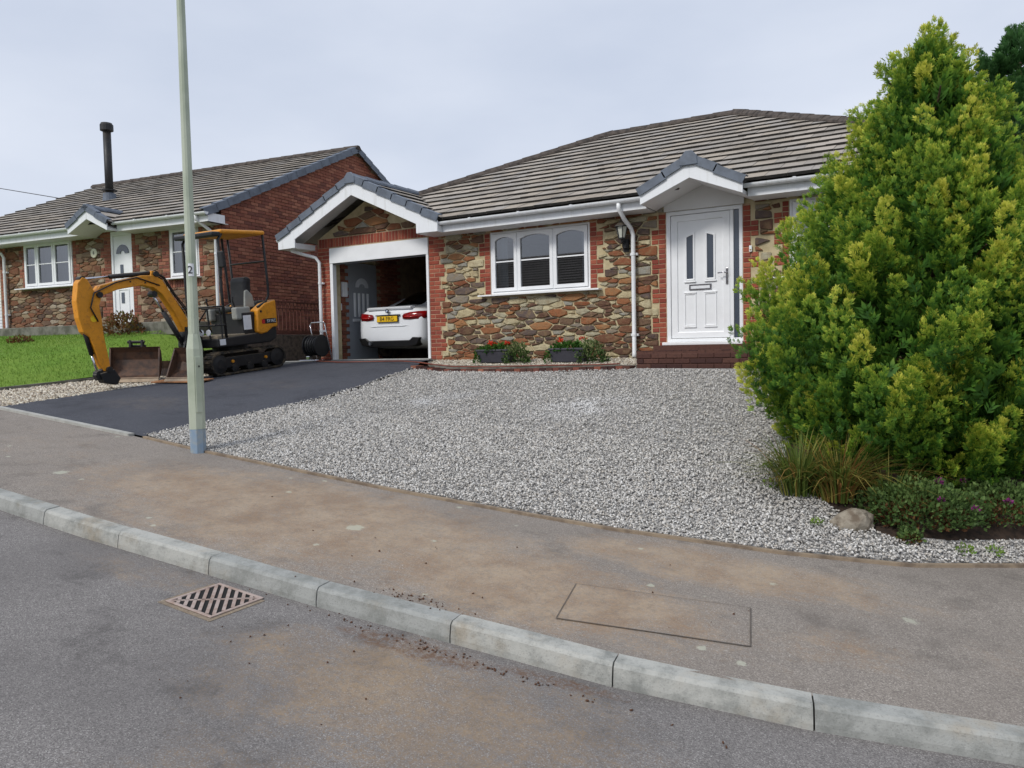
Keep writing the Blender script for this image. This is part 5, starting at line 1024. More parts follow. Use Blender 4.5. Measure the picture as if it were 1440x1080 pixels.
# tracks
def track(xc, w):
    rr_, half, hh = .19, .62, .19
    def path(r, n=10):
        pts = []
        for k in range(n + 1): a = math.pi / 2 + math.pi * k / n; pts.append((-half + r * math.cos(a), hh + r * math.sin(a)))
        for k in range(n + 1): a = -math.pi / 2 + math.pi * k / n; pts.append((half + r * math.cos(a), hh + r * math.sin(a)))
        return pts
    o_, i_ = path(rr_), path(rr_ - .028); m_ = MB(); n = len(o_)
    vs = [(xc - w / 2, y, z) for y, z in o_] + [(xc + w / 2, y, z) for y, z in o_] + [(xc + w / 2, y, z) for y, z in i_] + [(xc - w / 2, y, z) for y, z in i_]
    for k in range(n):
        j = (k + 1) % n
        m_.add([vs[k], vs[j], vs[n + j], vs[n + k]], [(0, 1, 2, 3)]); m_.add([vs[n + k], vs[n + j], vs[2 * n + j], vs[2 * n + k]], [(0, 1, 2, 3)]); m_.add([vs[2 * n + k], vs[2 * n + j], vs[3 * n + j], vs[3 * n + k]], [(0, 1, 2, 3)]); m_.add([vs[3 * n + k], vs[3 * n + j], vs[j], vs[k]], [(0, 1, 2, 3)])
    t = m_.build('track', M['rubber'], EX)
    per = 2 * math.pi * rr_ + 4 * half; N = 44; lug = None
    for k in range(N):
        s = per * k / N
        if s < 2 * half: y, z, a = half - s, hh + rr_, 0
        elif s < 2 * half + math.pi * rr_: q = (s - 2 * half) / rr_; y, z, a = -half - rr_ * math.sin(q), hh + rr_ * math.cos(q), q
        elif s < 4 * half + math.pi * rr_: y, z, a = -half + (s - 2 * half - math.pi * rr_), hh - rr_, math.pi
        else: q = (s - 4 * half - math.pi * rr_) / rr_; y, z, a = half + rr_ * math.sin(q), hh - rr_ * math.cos(q), math.pi + q
        if lug is None: lug = bevel_box_mesh('track_lug', w * .96, .034, .026, .004, M['rubber'])
        inst('track_lug', lug, t, Matrix.Translation((xc, y, z)) @ Matrix.Rotation(a, 4, 'X'))
    MB().box(xc - w * .36, xc + w * .36, -half, half, .1, .29).build('track_frame', M['black_steel'], t, bevel=.02)
    for y, r in ((-half, .155), (half, .155)):
        MB().lathe([(.05, xc - w * .47), (r, xc - w * .42), (r, xc + w * .42), (r * .8, xc + w * .44), (.07, xc + w * .5), (.05, xc + w * .5)], 18, (0, y, hh), 'x').build('sprocket', M['black_steel'], t)
    for y in (-.32, 0, .32): MB().lathe([(.03, xc - w * .46), (.07, xc - w * .44), (.07, xc + w * .44), (.03, xc + w * .47)], 14, (0, y, .085), 'x').build('roller', M['black_steel'], t)
    for y in (-.36, .36): MB().lathe([(.026, xc + w * .36), (.026, xc + w * .48)], 12, (0, y, .21), 'x').build('track_cap', M['yellow'], t)
for sx in (-1, 1): track(sx * .385, .23)
MB().box(-.28, .28, -.4, .4, .2, .36).build('chassis', M['black_steel'], EX, bevel=.03)
MB().lathe([(.3, .36), (.3, .45)], 24, (0, 0, 0)).build('slew_ring', M['black_steel'], EX)
# dozer blade
m_ = MB(); m_.prism([(-1.13, .06), (-1.08, .05), (-1.06, .18), (-1.08, .3), (-1.13, .31), (-1.1, .18)], -.49, .49, 'x'); bl_ = m_.build('dozer_blade', M['rust_steel'], EX)
for sx in (-.2, .2): MB().box(sx - .03, sx + .03, -1.08, -.4, .17, .25).build('blade_arm', M['black_steel'], bl_, bevel=.01)
# upper body
m_ = MB(); m_.prism([(-.62, .46), (.52, .46), (.66, .52), (.68, .62), (.68, .88), (.46, .9), (.42, .66), (-.62, .62)], -.48, .48, 'x'); ub = m_.build('body', M['black_plastic'], EX, bevel=.03, seg=3)
hood = MB(); hood.prism([(.22, .66), (.3, .62), (.44, .64), (.58, .72), (.70, .73), (.70, 1.22), (.44, 1.16), (.26, 1.05)], .30, .505, 'x'); ho = hood.build('side_cover', M['yellow'], EX, bevel=.03, seg=3)
hood = MB(); hood.prism([(.40, .66), (.69, .73), (.69, 1.22), (.44, 1.16)], -.505, -.30, 'x'); hood.build('side_cover', M['yellow'], EX, bevel=.03, seg=3)
hood = MB(); hood.prism([(.42, .9), (.71, .9), (.71, 1.2), (.5, 1.22), (.42, 1.15)], -.299, .299, 'x'); hood.build('engine_hood', M['black_plastic'], EX, bevel=.03)
tx = Matrix.Translation((.5085, .52, .84)) @ Matrix.Rotation(math.pi / 2, 4, 'Z') @ Matrix.Rotation(math.pi / 2, 4, 'X')
MB().box(.5045, .5065, .36, .66, .795, .885).build('model_badge', M['black_print'], ho); text_part('SY16C', .075, M['label_white'], ho, tx @ Matrix.Translation((.03, 0, .0)), 'model_lettering')
MB().box(.5065, .5085, .33, .40, .80, .875).build('badge_mark', M['red_print'], ho)
MB().lathe([(.022, .5), (.022, .511)], 12, (0, .33, 1.02), 'x').build('filler_cap', M['black_steel'], ho)
MB().box(-.42, .42, -.02, .40, .64, 1.02).build('seat_box', M['black_plastic'], EX, bevel=.02)
MB().box(.421, .424, .0, .17, .72, .97).build('safety_sticker', M['label_white'], EX)
MB().box(-.42, .46, -.6, -.02, .60, .66).build('floor_plate', simple('dusty_floor_plate', (140, 128, 108), .8), EX, bevel=.008)
seat = MB(); seat.box(-.22, .22, -.08, .34, 1.03, 1.14); so_ = seat.build('seat', M['black_plastic'], EX, bevel=.045, seg=3)
m_ = MB(); m_.prism([(.26, 1.1), (.4, 1.1), (.46, 1.62), (.36, 1.66), (.3, 1.6)], -.2, .2, 'x'); m_.build('backrest', M['black_plastic'], so_, bevel=.05, seg=3)
m_ = MB(); m_.prism([(.2, 1.1), (.44, 1.1), (.40, 1.32), (.3, 1.42), (.24, 1.4)], .215, .26, 'x'); m_.build('seat_side', M['seat_grey'], so_, bevel=.02)
for sx in (-.34, .34):
    MB().box(sx - .07, sx + .07, -.12, .2, .9, 1.12).build('console', M['seat_grey'], EX, bevel=.03)
    m_ = MB(); m_.tube([(sx, -.08, 1.1), (sx, -.12, 1.24), (sx, -.11, 1.3)], [.014, .014, .02], 8); m_.build('joystick', M['black_plastic'], EX)
# canopy and frame
cz = 2.36
m_ = MB(); m_.box(-.5, .5, -.34, .62, cz, cz + .075); m_.build('canopy', M['yellow'], EX, bevel=.035, seg=3)
m_ = MB(); m_.box(-.5, .5, -.52, -.342, cz - .045, cz + .03); m_.build('canopy_visor', M['black_steel'], EX, bevel=.02)
for sx in (-.46, .46):
    m_ = MB(); m_.tube([(sx, -.42, .62), (sx, -.42, 1.4), (sx, -.38, cz - .1), (sx, -.3, cz)], .024, 10); m_.build('front_post', M['black_steel'], EX, smooth=True)
    m_ = MB(); m_.tube([(sx, .3, 1.1), (sx, .5, 1.18), (sx, .58, 1.3), (sx, .59, 1.5), (sx, .58, cz)], .022, 10); m_.build('rear_post', M['black_steel'], EX, smooth=True)
m_ = MB(); m_.tube([(-.46, .58, 1.9), (.46, .58, 1.9)], .016, 8); m_.build('rear_bar', M['black_steel'], EX)
m_ = MB(); m_.tube([(-.3, .35, 1.2), (-.3, .32, cz)], .022, 8); m_.build('inner_post', M['black_steel'], EX)
# handrail and mirror at the front
for x0 in (.46, -.46):
    m_ = MB(); m_.tube([(x0, -.5, .62), (x0, -.5, 1.12), (x0, -.85 if x0 > 0 else -.6, 1.12)] if x0 > 0 else [(x0, -.5, .62), (x0, -.5, 1.1)], .014, 8); m_.build('grab_rail', M['black_steel'], EX)
for z in (1.15, .84):
    m_ = MB(); m_.tube([(-.46, -.62, z), (.46, -.62, z), (.47, -.44, z)], .015, 8); m_.build('front_guard_rail', M['black_steel'], EX)
m_ = MB(); m_.tube([(.3, -.62, .6), (.3, -.62, 1.15)], .014, 8); m_.tube([(.3, -.62, 1.12), (.0, -.62, .86)], .012, 8); m_.build('guard_brace', M['black_steel'], EX)
m_ = MB(); m_.tube([(.46, -.42, 1.62), (.56, -.46, 1.66), (.58, -.45, 1.82)], .01, 6); mi_ = m_.build('mirror_arm', M['black_steel'], EX)
m_ = MB(); m_.box(.52, .66, -.49, -.44, 1.78, 2.06); m_.build('mirror', M['black_plastic'], mi_, bevel=.03, seg=3)
for k, (x, y, z) in enumerate(((.30, -.635, .72), (.12, -.635, .72))):
    m_ = MB(); m_.lathe([(.05, y - .02), (.055, y)], 12, (x, 0, z), 'y'); m_.build('work_light', M['label_white'], EX)
m_ = MB(); m_.box(.481, .484, -.58, -.46, .5, .6); m_.build('decal', M['label_white'], EX)
# swing post, boom, arm
m_ = MB(); m_.prism([(-.62, .42), (-.88, .40), (-.96, .52), (-.92, .86), (-.62, .66)], -.11, .11, 'x'); m_.build('swing_post', M['black_steel'], EX, bevel=.02)
def slab(pts, w, name, mat, parent=EX, bev=.012, xc=0):
    m_ = MB(); m_.prism(pts, xc - w / 2, xc + w / 2, 'x'); return m_.build(name, mat, parent, bevel=bev)
bpts = [(8.30, 2.16), (8.14, 2.12), (7.98, 2.40), (7.82, 2.62), (7.62, 2.84), (7.5, 2.90), (7.0, 2.80), (6.74, 2.72), (6.66, 2.62), (6.62, 2.70), (6.68, 2.80), (7.0, 2.92), (7.35, 3.0), (7.62, 3.05), (7.74, 3.02), (7.86, 2.86), (8.06, 2.58), (8.26, 2.28)]
bpts = [(8.30, 2.20), (8.16, 2.10), (7.95, 2.48), (7.75, 2.76), (7.6, 2.86), (7.4, 2.885), (7.0, 2.795), (6.72, 2.68), (6.64, 2.72), (6.72, 2.84), (7.0, 2.93), (7.4, 3.04), (7.62, 3.06), (7.76, 2.99), (7.94, 2.74), (8.14, 2.46)]
boom = slab([L(*p) for p in bpts], .15, 'boom', M['yellow'])
apts = [(6.46, 2.95), (6.39, 2.86), (6.355, 2.6), (6.38, 2.35), (6.44, 2.14), (6.54, 2.06), (6.66, 1.70), (6.73, 1.55), (6.83, 1.57), (6.82, 1.70), (6.75, 2.1), (6.73, 2.34), (6.70, 2.54), (6.74, 2.66), (6.64, 2.74), (6.53, 2.93)]
arm = slab([L(*p) for p in apts], .13, 'dipper_arm', M['yellow'])
def cyl_(name, p, q, f, r, parent, xc=0):
    p, q = L(*p), L(*q); a = Vector((xc, p[0], p[1])); b = Vector((xc, q[0], q[1])); c = a.lerp(b, f)
    m_ = MB(); m_.tube([a, c], r, 12); o = m_.build(name, M['black_steel'], parent, smooth=True); m_ = MB(); m_.tube([c, b], r * .55, 10); m_.build('piston_rod', M['chrome'], o, smooth=True)
    for e in (a, b): MB().lathe([(r * 1.25, xc - r * 1.5), (r * 1.25, xc + r * 1.5)], 12, (0, e.y, e.z), 'x').build('cylinder_eye', M['black_steel'], o)
cyl_('arm_cylinder', (7.64, 3.10), (6.47, 2.92), .62, .036, EX)
cyl_('boom_cylinder', (8.22, 1.84), (7.62, 2.76), .7, .04, EX)
cyl_('bucket_cylinder', (6.45, 2.32), (6.66, 1.52), .64, .034, EX, 0)
for pt in ((7.64, 3.08), (6.70, 2.70), (6.80, 1.58)):
    y, z = L(*pt); MB().lathe([(.045, -.1), (.045, .1)], 14, (0, y, z), 'x').build('pivot_pin', M['black_steel'], EX)
slab([L(*p) for p in ((7.70, 3.04), (7.56, 3.04), (7.58, 3.13), (7.68, 3.13))], .12, 'cylinder_bracket', M['yellow'], boom, .008)
for sx in (-.08, .08): m_ = MB(); m_.tube([(sx, *L(7.7, 2.9)), (sx * 1.1, *L(7.3, 3.0)), (sx * 1.2, *L(6.95, 2.9)), (sx * 1.3, *L(6.6, 2.72)), (sx * 1.1, *L(6.55, 2.5)), (sx, *L(6.66, 2.3))], .011, 6); m_.build('hydraulic_hose', M['hose_black'], EX, smooth=True)
for sx in (-.05, .02, .06): m_ = MB(); m_.tube([(sx, *L(8.3, 2.2)), (sx * 1.2, *L(8.2, 2.52)), (sx, *L(7.98, 2.78)), (sx, *L(7.8, 3.04)), (sx, *L(7.66, 3.1))], .012, 6); m_.build('hydraulic_hose', M['hose_black'], EX, smooth=True)
for sx in (-.14, .14): m_ = MB(); m_.tube([(sx, -.62, .7), (sx, -.8, .9), (sx * .7, -.92, .82), (sx * .5, -.9, .6)], .013, 6); m_.build('hydraulic_hose', M['hose_black'], EX, smooth=True)
for yy in (7.2, 7.45): y, z = L(yy, 2.93); MB().lathe([(.014, .074), (.014, .084)], 8, (0, y, z), 'x').build('bolt', M['black_steel'], boom)
y, z = L(6.6, 2.34); MB().lathe([(.05, .066), (.05, .072)], 14, (0, y, z), 'x').build('warning_decal', simple('decal_yellow', (236, 196, 30), .4), arm)
lk = slab([L(*p) for p in ((6.72, 1.6), (6.6, 1.5), (6.64, 1.42), (6.86, 1.44), (6.9, 1.56))], .1, 'hitch_link', M['black_steel'])
slab([L(*p) for p in ((6.66, 1.52), (6.72, 1.38), (6.92, 1.34), (6.98, 1.44), (6.88, 1.58))], .17, 'quick_hitch', M['black_steel'])

# ------------------------------------------------------------------ buckets on the ground
def bucket(name, width, size, mx, label, hang=True, mat='rust_steel', group='digger buckets on the ground'):
    t = thing(name, (0, 0, 0), label, 'bucket', group, local=True); t.matrix_world = mx
    s = size; prof = [(0, 0), (.06, -.16), (.2, -.30), (.42, -.36), (.66, -.30), (.8, -.2)]   # back to lip, opening upwards
    P = [(a * s, b * s) for a, b in prof]; th = .018
    m_ = MB(); inner = [(a + (.4 * s - a) * .04, b + th) for a, b in P]
    m_.prism(P + inner[::-1], -width / 2, width / 2, 'x'); m_.build('shell', M[mat], t)
    for sx in (-1, 1):
        m_ = MB(); m_.prism(P, sx * width / 2 - .012, sx * width / 2 + .012, 'x'); m_.build('side_plate', M[mat], t)
    a, b = P[-1]; m_ = MB(); m_.box(-width / 2 - .005, width / 2 + .005, a - .03, a + .05, b - .018, b + .012); m_.build('cutting_edge', M['bright_steel'], t)
    if hang:
        for sx in (-.09, .09):
            m_ = MB(); m_.prism([(-.02 * s, -.04), (.05 * s, -.22 * s), (-.14 * s, -.26 * s), (-.24 * s, -.14 * s), (-.2 * s, .0)], sx - .014, sx + .014, 'x'); m_.build('hanger_ear', M['black_steel'], t)
        for (yy, zz_) in ((-.17 * s, -.06 * s), (-.13 * s, -.21 * s)): MB().lathe([(.024, -.13), (.024, .13)], 12, (0, yy, zz_), 'x').build('hanger_pin', M['black_steel'], t)
    return t
def bmx(x, y, s, rx, rz):
    rot = Matrix.Rotation(R(rz), 4, 'Z') @ Matrix.Rotation(R(rx), 4, 'X'); lo = min((rot @ Vector((0, a * s, b * s))).z for a, b in ((0, 0), (.06, -.16), (.2, -.3), (.42, -.36), (.66, -.3), (.88, -.22)))
    return Matrix.Translation((x, y, float(yard_z(x, y)) - lo)) @ rot
bucket('digger_bucket', .74, .66, bmx(-11.62, 7.55, .66, -62, 222), 'wide brown grading bucket standing on its lip beneath the digger arm')
bucket('digger_bucket', .45, .68, bmx(-10.85, 7.95, .68, -50, 196), 'narrow dark trenching bucket on the tarmac just left of the lamp post')
m_ = MB(); m_.box(-.42, .5, -.45, -.05, 0, .02); bo = m_.build('board', M['orange_board'], None, bevel=.004); bo.matrix_world = Matrix.Translation((-10.9, 8.05, float(yard_z(-10.9, 8.05)) + .026)) @ Matrix.Rotation(R(12), 4, 'Z') @ Matrix.Rotation(SLOPE, 4, 'X'); tag(bo, 'orange brown board lying on the tarmac in front of the digger tracks', 'board')

# ------------------------------------------------------------------ white car in the garage (local: y forward into the garage, rear face at y=0)
CAR = thing('car', (-9.87, 11.84, 1.6), 'white car parked nose first in the open garage', 'car', local=True)
secs = [  # y, half width, z bottom, z sill, z belt, z shoulder, half roof, z roof edge, z top
    (.00, .62, .36, .46, .70, .80, .50, .86, .88), (.03, .76, .34, .46, .74, .86, .60, .96, .98), (.10, .83, .30, .45, .80, .92, .66, 1.015, 1.04), (.22, .875, .26, .44, .84, .95, .70, 1.02, 1.045),
    (.52, .895, .22, .44, .86, .965, .72, 1.03, 1.055), (.80, .9, .2, .44, .87, .97, .66, 1.13, 1.19), (1.25, .9, .2, .44, .87, .965, .60, 1.33, 1.40), (1.9, .9, .2, .44, .86, .95, .59, 1.37, 1.45), (2.5, .9, .2, .44, .86, .94, .58, 1.28, 1.35),
    (3.2, .89, .2, .44, .84, .92, .66, .98, 1.02), (4.1, .84, .22, .44, .70, .78, .6, .82, .84), (4.4, .66, .28, .42, .6, .66, .45, .7, .72)]
m_ = MB(); rows = []
for (y, w, zb, zs, zl, zh, wr, ze, zt) in secs:
    half = [(0, zb), (w * .8, zb), (w * .985, zb + .06), (w, zs), (w, zl), (w * .97, zh), (wr, ze), (wr * .6, zt - .008), (0, zt)]
    rows.append([(x, y, z) for x, z in half] + [(-x, y, z) for x, z in half[-2:0:-1]])
n = len(rows[0])
for r_ in rows: m_.v += r_
for i in range(len(rows) - 1):
    for j in range(n): m_.f.append((i * n + j, i * n + (j + 1) % n, (i + 1) * n + (j + 1) % n, (i + 1) * n + j))
m_.f += [tuple(range(n - 1, -1, -1)), tuple((len(rows) - 1) * n + j for j in range(n))]; m_.m = [0] * len(m_.f)
body = m_.build('body', M['car_white'], CAR, smooth=True); sb = body.modifiers.new('sub', 'SUBSURF'); sb.levels = 2; sb.render_levels = 2
def patch(name, grid, mat, parent=CAR, smooth=True):
    m_ = MB(); nr, nc = len(grid), len(grid[0]); m_.v = [p for r_ in grid for p in r_]; m_.f = [(i * nc + j, i * nc + j + 1, (i + 1) * nc + j + 1, (i + 1) * nc + j) for i in range(nr - 1) for j in range(nc - 1)]; m_.m = [0] * len(m_.f)
    o = m_.build(name, mat, parent, smooth=smooth); so = o.modifiers.new('th', 'SOLIDIFY'); so.thickness = .012; so.offset = 0; return o
patch('rear_window', [[(x * (.46 - .08 * t), .60 + .60 * t + .04 * abs(x) ** 2, 1.118 + .285 * t - .05 * abs(x) ** 2.5 * (1 - .2 * t)) for x in np.linspace(-1, 1, 9)] for t in np.linspace(0, 1, 5)], M['car_glass'])
# boot lip, lights, plate, bumper trim
m_ = MB(); m_.prism([(.02, .99), (.1, 1.0), (.18, 1.045), (.07, 1.056), (.0, 1.035)], -.56, .56, 'x'); m_.build('boot_spoiler', M['car_white'], CAR, bevel=.012, seg=3)
for s in (-1, 1):
    g1 = [[(s * x, y0 - .012, z) for x, y0, z in row] for row in ([(.38, .0, .80), (.55, .01, .785), (.72, .045, .785), (.82, .12, .80), (.875, .26, .84)], [(.37, .0, .86), (.55, .01, .86), (.73, .05, .86), (.835, .13, .87), (.885, .30, .88)], [(.40, .01, .90), (.55, .015, .925), (.72, .06, .94), (.83, .15, .945), (.88, .33, .93)])]
    tl = patch('tail_light', g1, M['tail_red'])
    g2 = [[(s * x, y0 - .022, z) for x, y0, z in row] for row in ([(.42, .0, .84), (.56, .01, .83), (.70, .045, .835)], [(.42, .0, .852), (.56, .01, .848), (.70, .048, .855)])]; patch('light_bar', g2, simple('bright_lens', (206, 60, 60), .15), tl)
    MB().box(*sorted((s * .55, s * .74)), .03, .1, .40, .43).build('reflector', M['tail_red'], CAR, bevel=.006)
    for y in (.98, 3.55): MB().lathe([(.15, s * .70), (.33, s * .70), (.335, s * .74), (.335, s * .86), (.3, s * .885), (.2, s * .88), (.18, s * .85)], 24, (0, y, .33), 'x').build('wheel', M['rubber'], CAR)
MB().box(-.27, .27, -.03, -.018, .745, .868).build('plate_recess', M['car_dark'], CAR)
pl = MB().box(-.26, .26, -.045, -.031, .752, .862).build('number_plate', M['plate_yellow'], CAR, bevel=.004)
text_part('B4 FRG', .115, M['black_print'], pl, Matrix.Translation((0, -.047, .805)) @ Matrix.Rotation(math.pi / 2, 4, 'X'), 'plate_lettering')
m_ = MB(); m_.prism([(-.31, .872), (.31, .872), (.3, .892), (-.3, .892)], -.03, .02); m_.build('boot_handle', M['car_dark'], CAR)
em = MB().lathe([(.041, -.04), (.041, -.02)], 20, (0, 0, .965), 'y').build('emblem', M['black_print'], CAR)
for q in range(4):
    aa = np.linspace(q * math.pi / 2, (q + 1) * math.pi / 2, 5); m_ = MB(); m_.prism([(0, .965)] + [(.026 * math.cos(a), .965 + .026 * math.sin(a)) for a in aa], -.043, -.0405); m_.build('emblem_quarter', M['emblem_blue'] if q % 2 else M['label_white'], em)
m_ = MB(); m_.prism([(-.78, .43), (-.6, .44), (-.52, .38), (.52, .38), (.6, .44), (.78, .43), (.7, .29), (.5, .25), (-.5, .25), (-.7, .29)], -.012, .3); m_.build('diffuser', M['car_dark'], CAR, bevel=.015)
m_ = MB(); m_.lathe([(.04, -.03), (.045, -.03), (.045, .1)], 14, (-.46, 0, .33), 'y'); m_.build('exhaust', M['chrome'], CAR)
m_ = MB(); m_.tube([(-.62, .03, .685), (-.4, -.008, .665), (.4, -.008, .665), (.62, .03, .685)], .006, 6); m_.build('bumper_crease', M['upvc_dull'], CAR)
m_ = MB(); m_.prism([(1.42, 1.39), (1.6, 1.4), (1.55, 1.46), (1.5, 1.465)], -.02, .02, 'x'); m_.build('roof_aerial', M['car_white'], CAR, bevel=.008)

# ------------------------------------------------------------------ hose reel and hose
HX, HY = -10.98, 10.95; HZ = 1.605
hr = thing('hose_reel', (HX, HY, HZ), 'black hose reel on a chrome tube frame beside the garage downpipe', 'hose reel')
MB().lathe([(.06, HX - .17), (.12, HX - .16), (.12, HX + .16), (.06, HX + .17)], 20, (0, HY, HZ + .3), 'x').build('drum', M['black_plastic'], hr)
for s in (-.16, .16): MB().lathe([(.21, HX + s - .012), (.22, HX + s), (.21, HX + s + .012)], 24, (0, HY, HZ + .3), 'x').build('drum_flange', M['black_plastic'], hr)
for k in range(9):
    x = HX - .13 + k * .032; rr_ = .165 + .012 * (k % 2); m_ = MB(); m_.tube([(x, HY + rr_ * math.cos(a), HZ + .3 + rr_ * math.sin(a)) for a in np.linspace(0, 2 * math.pi, 20, endpoint=False)], .015, 6, closed=True); m_.build('hose_coil', M['hose_black'], hr, smooth=True)
for s in (-.2, .2):
    m_ = MB(); m_.tube([(HX + s, HY - .24, HZ + .015), (HX + s, HY + .2, HZ + .015), (HX + s, HY + .22, HZ + .06), (HX + s, HY + .1, HZ + .5), (HX + s, HY + .06, HZ + .72)], .012, 8); m_.build('frame_tube', M['chrome'], hr, smooth=True)
m_ = MB(); m_.tube([(HX - .2, HY + .06, HZ + .72), (HX - .16, HY + .06, HZ + .76), (HX + .16, HY + .06, HZ + .76), (HX + .2, HY + .06, HZ + .72)], .012, 8); m_.build('handle', M['chrome'], hr, smooth=True)
m_ = MB(); m_.tube([(HX - .2, HY - .24, HZ + .015), (HX + .2, HY - .24, HZ + .015)], .012, 8); m_.build('foot_bar', M['chrome'], hr)
MB().box(HX - .03, HX + .08, HY - .25, HY - .17, HZ + .02, HZ + .1).build('tap_connector', M['chrome'], hr, bevel=.015)
hp = []
for X, Y in ((-10.8, 10.9), (-10.5, 10.5), (-9.8, 10.3), (-9.0, 10.38), (-8.4, 10.42), (-7.9, 10.28), (-7.2, 10.2), (-6.4, 10.16), (-5.4, 10.2), (-4.6, 10.14), (-4.1, 10.18)):
    hp.append((X, Y, float(yard_z(X, Y)) + (.045 if X < -8 else .085)))
hq = []
for i in range(len(hp) - 1):
    for t in (0, .25, .5, .75): a, b = Vector(hp[i]), Vector(hp[i + 1]); hq.append(a.lerp(b, t) + Vector((0, .03 * math.sin(6.28 * (i + t) * .7), 0)))
m_ = MB(); m_.tube(hq, .012, 6); tag(m_.build('garden_hose', M['hose'], smooth=True), 'red brown garden hose trailing from the garage along the brick band', 'hose')

# ------------------------------------------------------------------ planters
def planter(cx, cy, w, label, seed, white=False):
    z = float(SHZ(cx, cy)) + .012; t = thing('planter', (cx, cy, z), label, 'planter', 'planters under the front window')
    def rect(w_, d_, z_): return [(cx - w_ / 2, cy - d_ / 2, z_), (cx + w_ / 2, cy - d_ / 2, z_), (cx + w_ / 2, cy + d_ / 2, z_), (cx - w_ / 2, cy + d_ / 2, z_)]
    m_ = MB(); m_.add(rect(w * .88, .2, z) + rect(w, .26, z + .2) + rect(w * .95, .22, z + .2) + rect(w * .9, .18, z + .15), [(3, 2, 1, 0)] + [(k + i, k + (i + 1) % 4, k + 4 + (i + 1) % 4, k + 4 + i) for k in (0, 4, 8) for i in range(4)] + [(12, 13, 14, 15)]); m_.build('trough', M['planter'], t, bevel=.008)
    m_ = MB(); m_.ring([(cx - w / 2 - .012, 0), (cx + w / 2 + .012, 0), (cx + w / 2 + .012, 1), (cx - w / 2 - .012, 1)], [(cx - w / 2 + .02, .1), (cx + w / 2 - .02, .1), (cx + w / 2 - .02, .9), (cx - w / 2 + .02, .9)], 0, 1)
    vs = [(x, cy - .142 + .284 * zz_, z + .19 + .03 * yy) for x, yy, zz_ in m_.v]; m_.v = vs; m_.build('rim', M['planter'], t, bevel=.005)
    MB().box(cx - w * .44, cx + w * .44, cy - .09, cy + .09, z + .15, z + .18).build('soil', M['soil'], t)
    return z
z1 = planter(-6.72, 10.85, .66, 'dark grey planter on the gravel shelf nearest the garage', 1); z2 = planter(-5.36, 10.85, .62, 'dark grey planter on the gravel shelf nearest the downpipe', 2)
for (cx, z, nm, tr, fl_, sd_) in ((-6.72, z1, 'leafy geranium with bright red blooms growing in the left planter', 'variegated trailing plant spilling over the right end of the left planter', [(-6.82, .36), (-6.76, .35), (-6.49, .35)], 3), (-5.36, z2, 'leafy geranium with two small blooms growing in the right planter', 'dense trailing plant spilling over the right end of the right planter', [(-5.5, .37), (-5.12, .4)], 5)):
    t = thing('geranium', (cx, 10.85, z + .18), nm, 'plant', 'geraniums in the planters'); leafball('leaves', (cx - .02, 10.85, z + .16), .34, .15, .15, 620, .05, M['bed_leaf'], t, sd_)
    for k, (fx, fz) in enumerate(fl_): leafball('bloom', (fx, 10.8, z + fz - .06), .045, .04, .05, 60, .03, M['geranium'], t, 30 + k)
    t = thing('trailing_plant', (cx + .38, 10.82, z + .1), tr, 'plant', 'trailing plants beside the planters'); leafball('leaves', (cx + .40, 10.80, z - .01), .24, .17, .34, 900, .045, M['ivy'], t, sd_ + 50); leafball('hanging_leaves', (cx - .33, 10.80, z - .01), .07, .15, .22, 220, .04, M['bed_leaf'], t, sd_ + 60)

# ------------------------------------------------------------------ conifers
def fronds(P, D, Lh, shade, rng, npair=3):
    """feathery sprays: position, direction, length, shade 0..1 at base; returns V, F, rnd"""
    n = len(P); s = np.cross(D, rng.normal(size=(n, 3))); s /= np.linalg.norm(s, axis=1, keepdims=True); nn = np.cross(s, D); V, Fc, C = [], [], []
    Lc = Lh[:, None]
    def leaf(b, d, l, w, c0, c1):
        sd = np.cross(nn, d); V.append(np.stack([b, b + d * l * .55 + sd * w, b + d * l, b + d * l * .5 - sd * w], 1)); C.append(np.stack([c0, c0 * .5 + c1 * .5, c1, c0 * .5 + c1 * .5], 1))
    leaf(P + D * Lc * .45, D, Lc * .55, Lc * .10, np.clip(shade + .1, 0, 1), np.clip(shade + .42, 0, 1)); leaf(P, D, Lc * .6, Lc * .07, shade, shade)
    for k in range(npair):
        f = .08 + .62 * k / npair
        for sg in (-1, 1):
            d = D * rng.uniform(.6, .95, (n, 1)) + s * sg * rng.uniform(.5, .8, (n, 1)) + nn * rng.uniform(-.3, .3, (n, 1)); d /= np.linalg.norm(d, axis=1, keepdims=True)
            leaf(P + D * Lc * f, d, Lc * (.6 - .25 * f) * rng.uniform(.75, 1.2, (n, 1)), Lc * rng.uniform(.055, .09, (n, 1)), np.clip(shade + .05 * k, 0, 1), np.clip(shade + .16 + .4 * f, 0, 1))
    V = np.concatenate(V, 1).reshape(-1, 3); C = np.concatenate(C, 1).reshape(-1); F = np.arange(len(V)).reshape(-1, 4); return V, F, C
